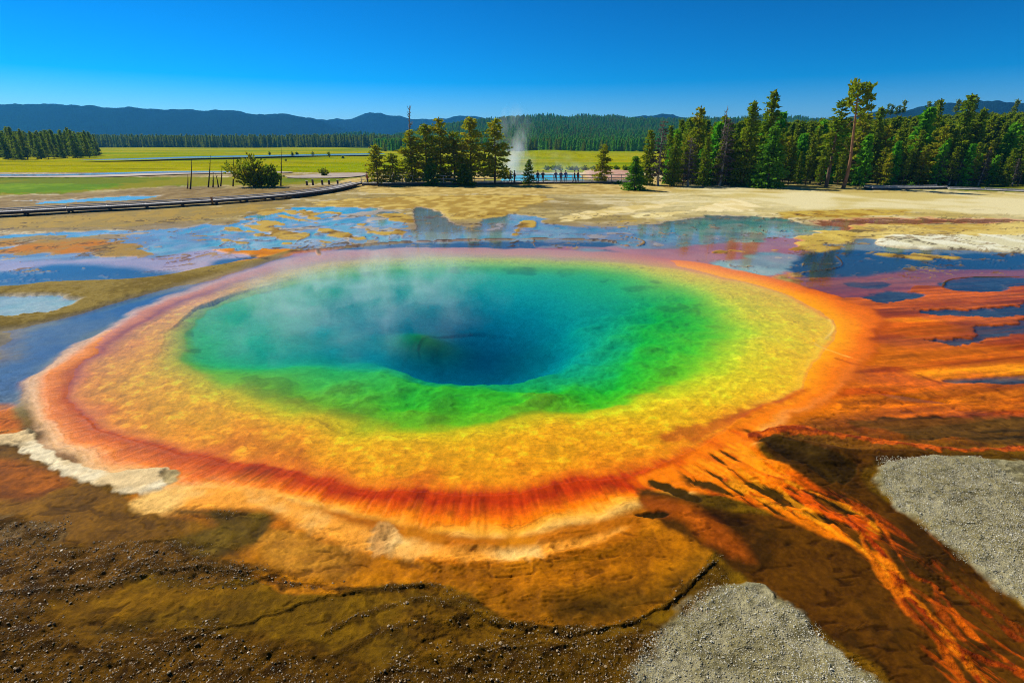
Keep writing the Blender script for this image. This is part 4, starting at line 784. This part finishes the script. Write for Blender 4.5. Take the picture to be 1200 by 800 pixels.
def boardwalk(pts, label, deck=.5, width=1.7, step=2.9, rail=False, off=1., dark=False):
    w_ = smoothpoly(W(pts), False, 6); o = empty('boardwalk', (0, 0, 0)); ws_ = resample(w_, step); pl = []
    nrm = lambda d: np.array([-d[1], d[0]])/np.linalg.norm(d)
    for a in range(len(ws_)-1):
        d = ws_[a+1]-ws_[a]; L = np.linalg.norm(d); u = d/L; nn = nrm(d)*off; mid = (ws_[a]+ws_[a+1])/2; g0 = 0
        for side in (.08, width-.08):
            c = mid+nn*side; part_box('beam', o, WOODD, (c[0], c[1], deck-.16), L/2-.004, .04, .10, u)
            c = mid+nn*side; part_box('kerb_rail', o, WOOD, (c[0], c[1], deck+.105), L/2-.03, .05, .045, u)
            c = ws_[a]+nn*(side+.0)
            part_box('post', o, WOODD, (c[0]+u[0]*.12, c[1]+u[1]*.12, (deck-.27)/2-.05), .08, .08, (deck-.27)/2+.06, u)
        c = ws_[a]+nn*width/2+u*.12; part_box('cross_beam', o, WOODD, (c[0], c[1], deck-.30), .06, width/2+.12, .035, u)
        k = max(3, int(L/.16))
        for i in range(k):
            c = ws_[a]+u*(i+.5)*L/k+nn*width/2; pl.append(box_arr((c[0], c[1], deck-.03+rng.uniform(-.004, .004)), L/k/2-.006, width/2+rng.uniform(-.02, .02), .025, u))
        if rail:
            for t in (0., .5):
                c = ws_[a]+u*L*t; part_box('rail_post', o, WOOD, (c[0], c[1], deck+.5), .045, .045, .5, u)
            for hz in (.55, 1.0): c = mid; part_box('rail', o, WOOD, (c[0], c[1]-.05, deck+hz), L/2, .03, .05, u)
    v, f = join(pl); tag(link('decking', mesh_np('decking', v, f, False), WOOD, o), kind='stuff')
    o.location = (ws_[0][0], ws_[0][1], 0)
    for c in o.children: c.matrix_parent_inverse.translation = (-ws_[0][0], -ws_[0][1], 0)
    return tag(o, label, 'boardwalk', 'boardwalks over the thermal flats')
boardwalk([(-150,264),(0,255.5),(75,251),(150,247),(205,243.5),(260,240),(310,236),(350,232),(380,228),(400,224.5),(415,220.5),(425,218)], 'long low boardwalk on short posts curving over the flat past the bush')
boardwalk([(424,217.8),(470,217.6),(520,217.4),(570,216.8),(640,216),(690,215.6),(750,215.4)], 'railed boardwalk passing behind the pine clump to the turquoise pool', deck=.35, rail=True, width=1.9)
boardwalk([(1022,222.8),(1050,222.6),(1080,222.4),(1110,222)], 'short low boardwalk in front of the right forest', deck=.3, step=3.4)
boardwalk([(1112,222.6),(1160,224),(1210,226),(1300,229)], 'very low plank walk crossing the grassy edge of the right flat', deck=.16, step=3.6)
x, y = P(249.5, 240.6); o = empty('marker_post', (x, y, 0)); part_box('post', o, ORG, (0, 0, .38), .08, .06, .40, (1, 0)); part_box('cap', o, WOODD, (0, 0, .80), .1, .08, .02, (1, 0)); tag(o, 'small orange marker post against the long boardwalk', 'post')
for px, b_, h in ((367,217.6,.9),(378,217.2,.8),(386,217,.75),(396,216.6,.7),(360,217.8,.7)):
    x, y = P(px, b_); o = empty('timber_post', (x, y, 0)); part_box('shaft', o, WOODD, (0, 0, h/2-.05), .13, .13, h/2, (1, .2)); part_box('cap', o, WOOD, (0, 0, h-.03), .16, .16, .025, (1, .2)); tag(o, 'short dark timber post near the end of the long boardwalk', 'post', 'timber posts by the boardwalk end')
# ------------------------------------------------------------------ people on the railed walk
b = NT('clothing'); oi = b.n('ObjectInfo'); tc = b.n('TexCoord').outputs['Object']; sz = b.n('SeparateXYZ', Vector=tc).outputs['Z']
tro = b.mix(oi.outputs['Random'], (.03,.035,.06), (.10,.08,.06)); c1 = b.mix(b.rng(sz, .86, .88, 0, 1), tro, oi.outputs['Color']); c2 = b.mix(b.rng(sz, 1.43, 1.45, 0, 1), c1, (.45,.26,.18)); c3 = b.mix(b.rng(sz, .06, .08, 1, 0), c2, (.03,.025,.02))
p = b.n('BsdfPrincipled', Roughness=.85); b.t.links.new(c3, p.inputs['Base Color']); CLO = b.surf(p.outputs[0]); HAIR = simple('hair', (.035,.022,.015), .7, .2)
def person(px, base, shirt, label, pose=0, face=0.):
    x, y = P(px, base, .35); o = empty('person', (x, y, .35), face); bm = bmesh.new(); sk = bm.verts.layers.skin.verify()
    def add(p_, r_, prev=None):
        v = bm.verts.new(p_); v[sk].radius = (r_, r_*.85)
        if prev: bm.edges.new((prev, v))
        return v
    pel = add((0,0,.95), .15); pel[sk].use_root = True; wai = add((0,0,1.10), .135, pel); che = add((0,.01,1.32), .16, wai); nk = add((0,0,1.50), .055, che); hd = add((0,-.01,1.60), .095, nk); add((0,-.01,1.72), .085, hd)
    st = [.10,.22,.02][pose % 3]
    for sg in (-1, 1):
        hip = add((sg*.10,0,.88), .10, pel); kn = add((sg*.11,-sg*st*.45-.02,.50), .065, hip); an = add((sg*.11,-sg*st+.02,.09), .045, kn); add((sg*.12,-sg*st-.14,.045), .04, an)
        sh = add((sg*.19,.01,1.40), .07, che)
        if pose == 2 and sg > 0: el = add((sg*.25,-.12,1.18), .045, sh); wr = add((sg*.14,-.26,1.38), .035, el); add((sg*.10,-.27,1.46), .035, wr)
        else: el = add((sg*.27,.02+sg*st*.3,1.13), .048, sh); wr = add((sg*.27,-.06+sg*st*.5,.90), .035, el); add((sg*.26,-.08+sg*st*.5,.81), .035, wr)
    me = bpy.data.meshes.new('body'); bm.to_mesh(me); bm.free(); me.materials.append(CLO); k = bpy.data.objects.new('body', me); col0.objects.link(k); k.parent = o; k.color = (*shirt, 1)
    k.modifiers.new('skin', 'SKIN').use_smooth_shade = True; k.modifiers.new('sub', 'SUBSURF').levels = 1
    h_ = bmesh.new(); bmesh.ops.create_uvsphere(h_, u_segments=12, v_segments=8, radius=.105); bmesh.ops.delete(h_, geom=[v for v in h_.verts if v.co.z < -.03 and v.co.y < .02], context='VERTS')
    for v in h_.verts: v.co = Vector((v.co.x*.95, v.co.y*1.1+.015, v.co.z+1.70))
    hm = bpy.data.meshes.new('hair'); h_.to_mesh(hm); h_.free(); link('hair', hm, HAIR, o); return tag(o, label, 'person', 'visitors on the railed boardwalk')
person(598, 215.2, (.05,.05,.07), 'person in dark grey top beside the broad pine, walking', 1, 1.5); person(603, 215, (.10,.07,.06), 'person in brown top beside the person in dark grey', 0, 2.)
person(630, 215, (.03,.04,.08), 'person in navy top just past the lone little pine', 0, .4); person(636, 215, (.05,.05,.05), 'person in black top next to the person in navy', 2, -.3)
person(651, 214.8, (.04,.07,.22), 'person in blue jacket at the rail before the turquoise pool', 2, .2); person(657, 214.8, (.03,.05,.16), 'person in dark blue coat between two visitors in blue', 0, 2.6); person(662.5, 214.7, (.02,.07,.32), 'person in bright blue top with one hand raised', 2, 3.)
person(673, 214.7, (.04,.03,.03), 'person in near black coat towards the single dense pine', 1, 1.2); person(677, 214.7, (.12,.03,.03), 'person in dark red top close to the single dense pine', 0, .8)
person(431, 217, (.35,.05,.04), 'person in red top where the two boardwalks meet', 0, 1.8)
# ------------------------------------------------------------------ far pool with steam
TQ = stream_mat('turquoise_pool', (.05,.50,.62), .25, .35)
sheet('turquoise_pool', [(588,213),(600,205.5),(640,203.8),(690,204.5),(697,208),(694,213.2),(640,213.8)], .12, TQ)
# ------------------------------------------------------------------ loose stones
ICO = None
def stones(name, polys, dens, smin, smax, m, label, seed, parent=None, lift=.3, lines_=()):
    r = np.random.default_rng(seed); bm = bmesh.new(); bmesh.ops.create_icosphere(bm, subdivisions=1, radius=1); bv = np.array([v.co for v in bm.verts]); bf = np.array([[v.index for v in f.verts] for f in bm.faces]); bm.free()
    vs_, fs, cs = [], [], []; off = 0
    for poly in list(polys)+list(lines_):
        w_ = smoothpoly(W(poly), True, 4) if poly in polys else smoothpoly(W(poly), False, 8); lo, hi = w_.min(0), w_.max(0); lo = np.maximum(lo, [-9, 3.4]); hi = np.minimum(hi, [9.5, 12]); n = int((hi-lo).prod()*dens)
        q = lo+(hi-lo)*r.random((n, 2)); d = sdf(q[:, 0], q[:, 1], w_) + .20*fbm(q[:, 0]/.5, q[:, 1]/.5, 3, 7)
        q = q[r.random(n) < sm(-.13, .13, -d)]
        if poly in lines_:
            q = resample(w_, .012); q = q + r.normal(0, .05, q.shape)*(.4+1.1*np.abs(vn(q[:, :1]/.6, q[:, 1:]/.6, 3))); q = q[vn(q[:, 0]/.5, q[:, 1]/.5, 8) > -.35]
        for x, y in q:
            s_ = smin*(smax/smin)**(r.random()**3)*(1 if r.random() > .03 else 1.6); z = gz(x, y); a = r.uniform(0, 6.28); ca, sa = math.cos(a), math.sin(a)
            v = bv*(1+r.uniform(-.28, .28, (len(bv), 1)))*np.array([1, r.uniform(.6, .95), r.uniform(.4, .7)])*s_
            vs_.append(np.stack([v[:, 0]*ca-v[:, 1]*sa+x, v[:, 0]*sa+v[:, 1]*ca+y, v[:, 2]+z+s_*lift], 1)); fs.append(bf+off); off += len(bv); cs.append(np.full((len(bv), 3), min(1, r.random()**1.6+.25*vn(np.array([x/.35]), np.array([y/.35]), 9)[0]+.1)))
    me = mesh_np(name, np.vstack(vs_), np.vstack(fs), False); vcol(me, np.vstack(cs)); return tag(link(name, me, m), label, 'stones', kind='stuff')
def stonemat(name, c1, c2, rough, spec):
    b = NT(name); at = b.n('Attribute', _attribute_name='col').outputs['Fac']; tc = b.n('TexCoord').outputs['Object']
    cc = b.mul(b.mix(at, c1, c2), b.rng(b.noise(60, 3, tc), .3, .7, .75, 1.25)); p = b.n('BsdfPrincipled', Roughness=rough); b.t.links.new(cc, p.inputs['Base Color']); p.inputs['Specular IOR Level'].default_value = spec
    return b.surf(p.outputs[0])
stones('gravel', [GA, GB], 3300, .004, .014, stonemat('pale_gravel', (.25,.225,.14), (.50,.47,.36), .85, .2), 'pale grey gravel covering the two mounds by the run-off', 1)
stones('rubble', [G1, G2, G3, G4], 1100, .004, .018, stonemat('wet_rubble', (.10,.06,.012), (.32,.22,.11), .42, .5), 'wet brown rubble crusting the near shelf', 2, lines_=[[(0,700),(100,692),(230,668),(300,680),(400,694),(500,690),(530,700),(570,730),(640,740),(700,741),(760,725),(800,695),(845,652)], [(380,745),(430,720),(500,705),(520,715)], [(380,780),(440,745),(520,728),(545,735)], [(250,605),(300,606),(330,598)], [(450,790),(520,760),(560,765)]])
# ------------------------------------------------------------------ steam
def steam(name, verts_box, dens, scale, lo, hi, label, zf):
    (x0, x1), (y0, y1), (z0, z1) = verts_box; bm = bmesh.new(); bmesh.ops.create_icosphere(bm, subdivisions=3, radius=1)
    for v in bm.verts: v.co = Vector(((x0+x1)/2+v.co.x*(x1-x0)/2, (y0+y1)/2+v.co.y*(y1-y0)/2, max(z0, z0+v.co.z*(z1-z0))))
    bmesh.ops.convex_hull(bm, input=bm.verts[:]) if False else None
    me = bpy.data.meshes.new(name); bm.to_mesh(me); bm.free()
    b = NT(name); tc = b.n('TexCoord'); mp = b.n('Mapping', _vector_type='POINT', Vector=tc.outputs['Object'], Scale=scale)
    wv_ = b.n('TexNoise', Scale=1., Detail=4., Roughness=.6, Distortion=.5); b.t.links.new(mp.outputs[0], wv_.inputs['Vector'])
    ge = b.n('SeparateXYZ', Vector=tc.outputs['Generated'])
    dx = b.math('SUBTRACT', ge.outputs[0], .5); dy = b.math('SUBTRACT', ge.outputs[1], .5); rr_ = b.math('SQRT', b.math('ADD', b.math('MULTIPLY', dx, dx), b.math('MULTIPLY', dy, dy)))
    fall = b.math('MULTIPLY', b.rng(rr_, .08, .48, 1, 0), b.rng(ge.outputs[2], zf, 1., 1, 0))
    de = b.math('MULTIPLY', b.math('MULTIPLY', b.rng(wv_.outputs['Fac'], lo, hi, 0, 1), fall), dens)
    pv = b.n('VolumePrincipled', Color=(1,1,1,1), Density=de, Anisotropy=.0); b.t.links.new(pv.outputs[0], b.out.inputs['Volume'])
    o = link(name, me, b.m); return tag(o, label, 'steam', kind='stuff')
steam('steam', ((-13.5, 0.5), (12, 29.5), (.05, 1.7)), .30, (.8, .8, .6), .47, .60, 'thin white steam drifting over the hot spring', .05)
xs0, ys0 = P(603, 208); steam('steam', ((xs0-5, xs0+5.), (ys0-5, ys0+5), (.2, 12.5)), .42, (.42, .42, .16), .48, .64, 'steam plume rising from the turquoise pool', .1)
xs0, ys0 = P(655, 207); steam('steam', ((xs0-12, xs0+9), (ys0-4, ys0+4), (.2, 4.5)), .22, (.3, .3, .25), .46, .64, 'low steam wisps trailing off the turquoise pool', .1)
# ------------------------------------------------------------------ haze
hz = [(-9500,-150,-10),(9500,-150,-10),(9500,9300,-10),(-9500,9300,-10),(-9500,-150,195),(9500,-150,195),(9500,9300,195),(-9500,9300,195)]
b = NT('haze'); pv = b.n('VolumePrincipled', Color=(.06,.42,1,1), Density=.00016, Anisotropy=.1); b.t.links.new(pv.outputs[0], b.out.inputs['Volume'])
tag(link('haze', mesh_np('haze', hz, [(0,3,2,1),(4,5,6,7),(0,1,5,4),(1,2,6,5),(2,3,7,6),(3,0,4,7)], False), b.m), 'thin blue air over the valley', 'haze', kind='stuff')
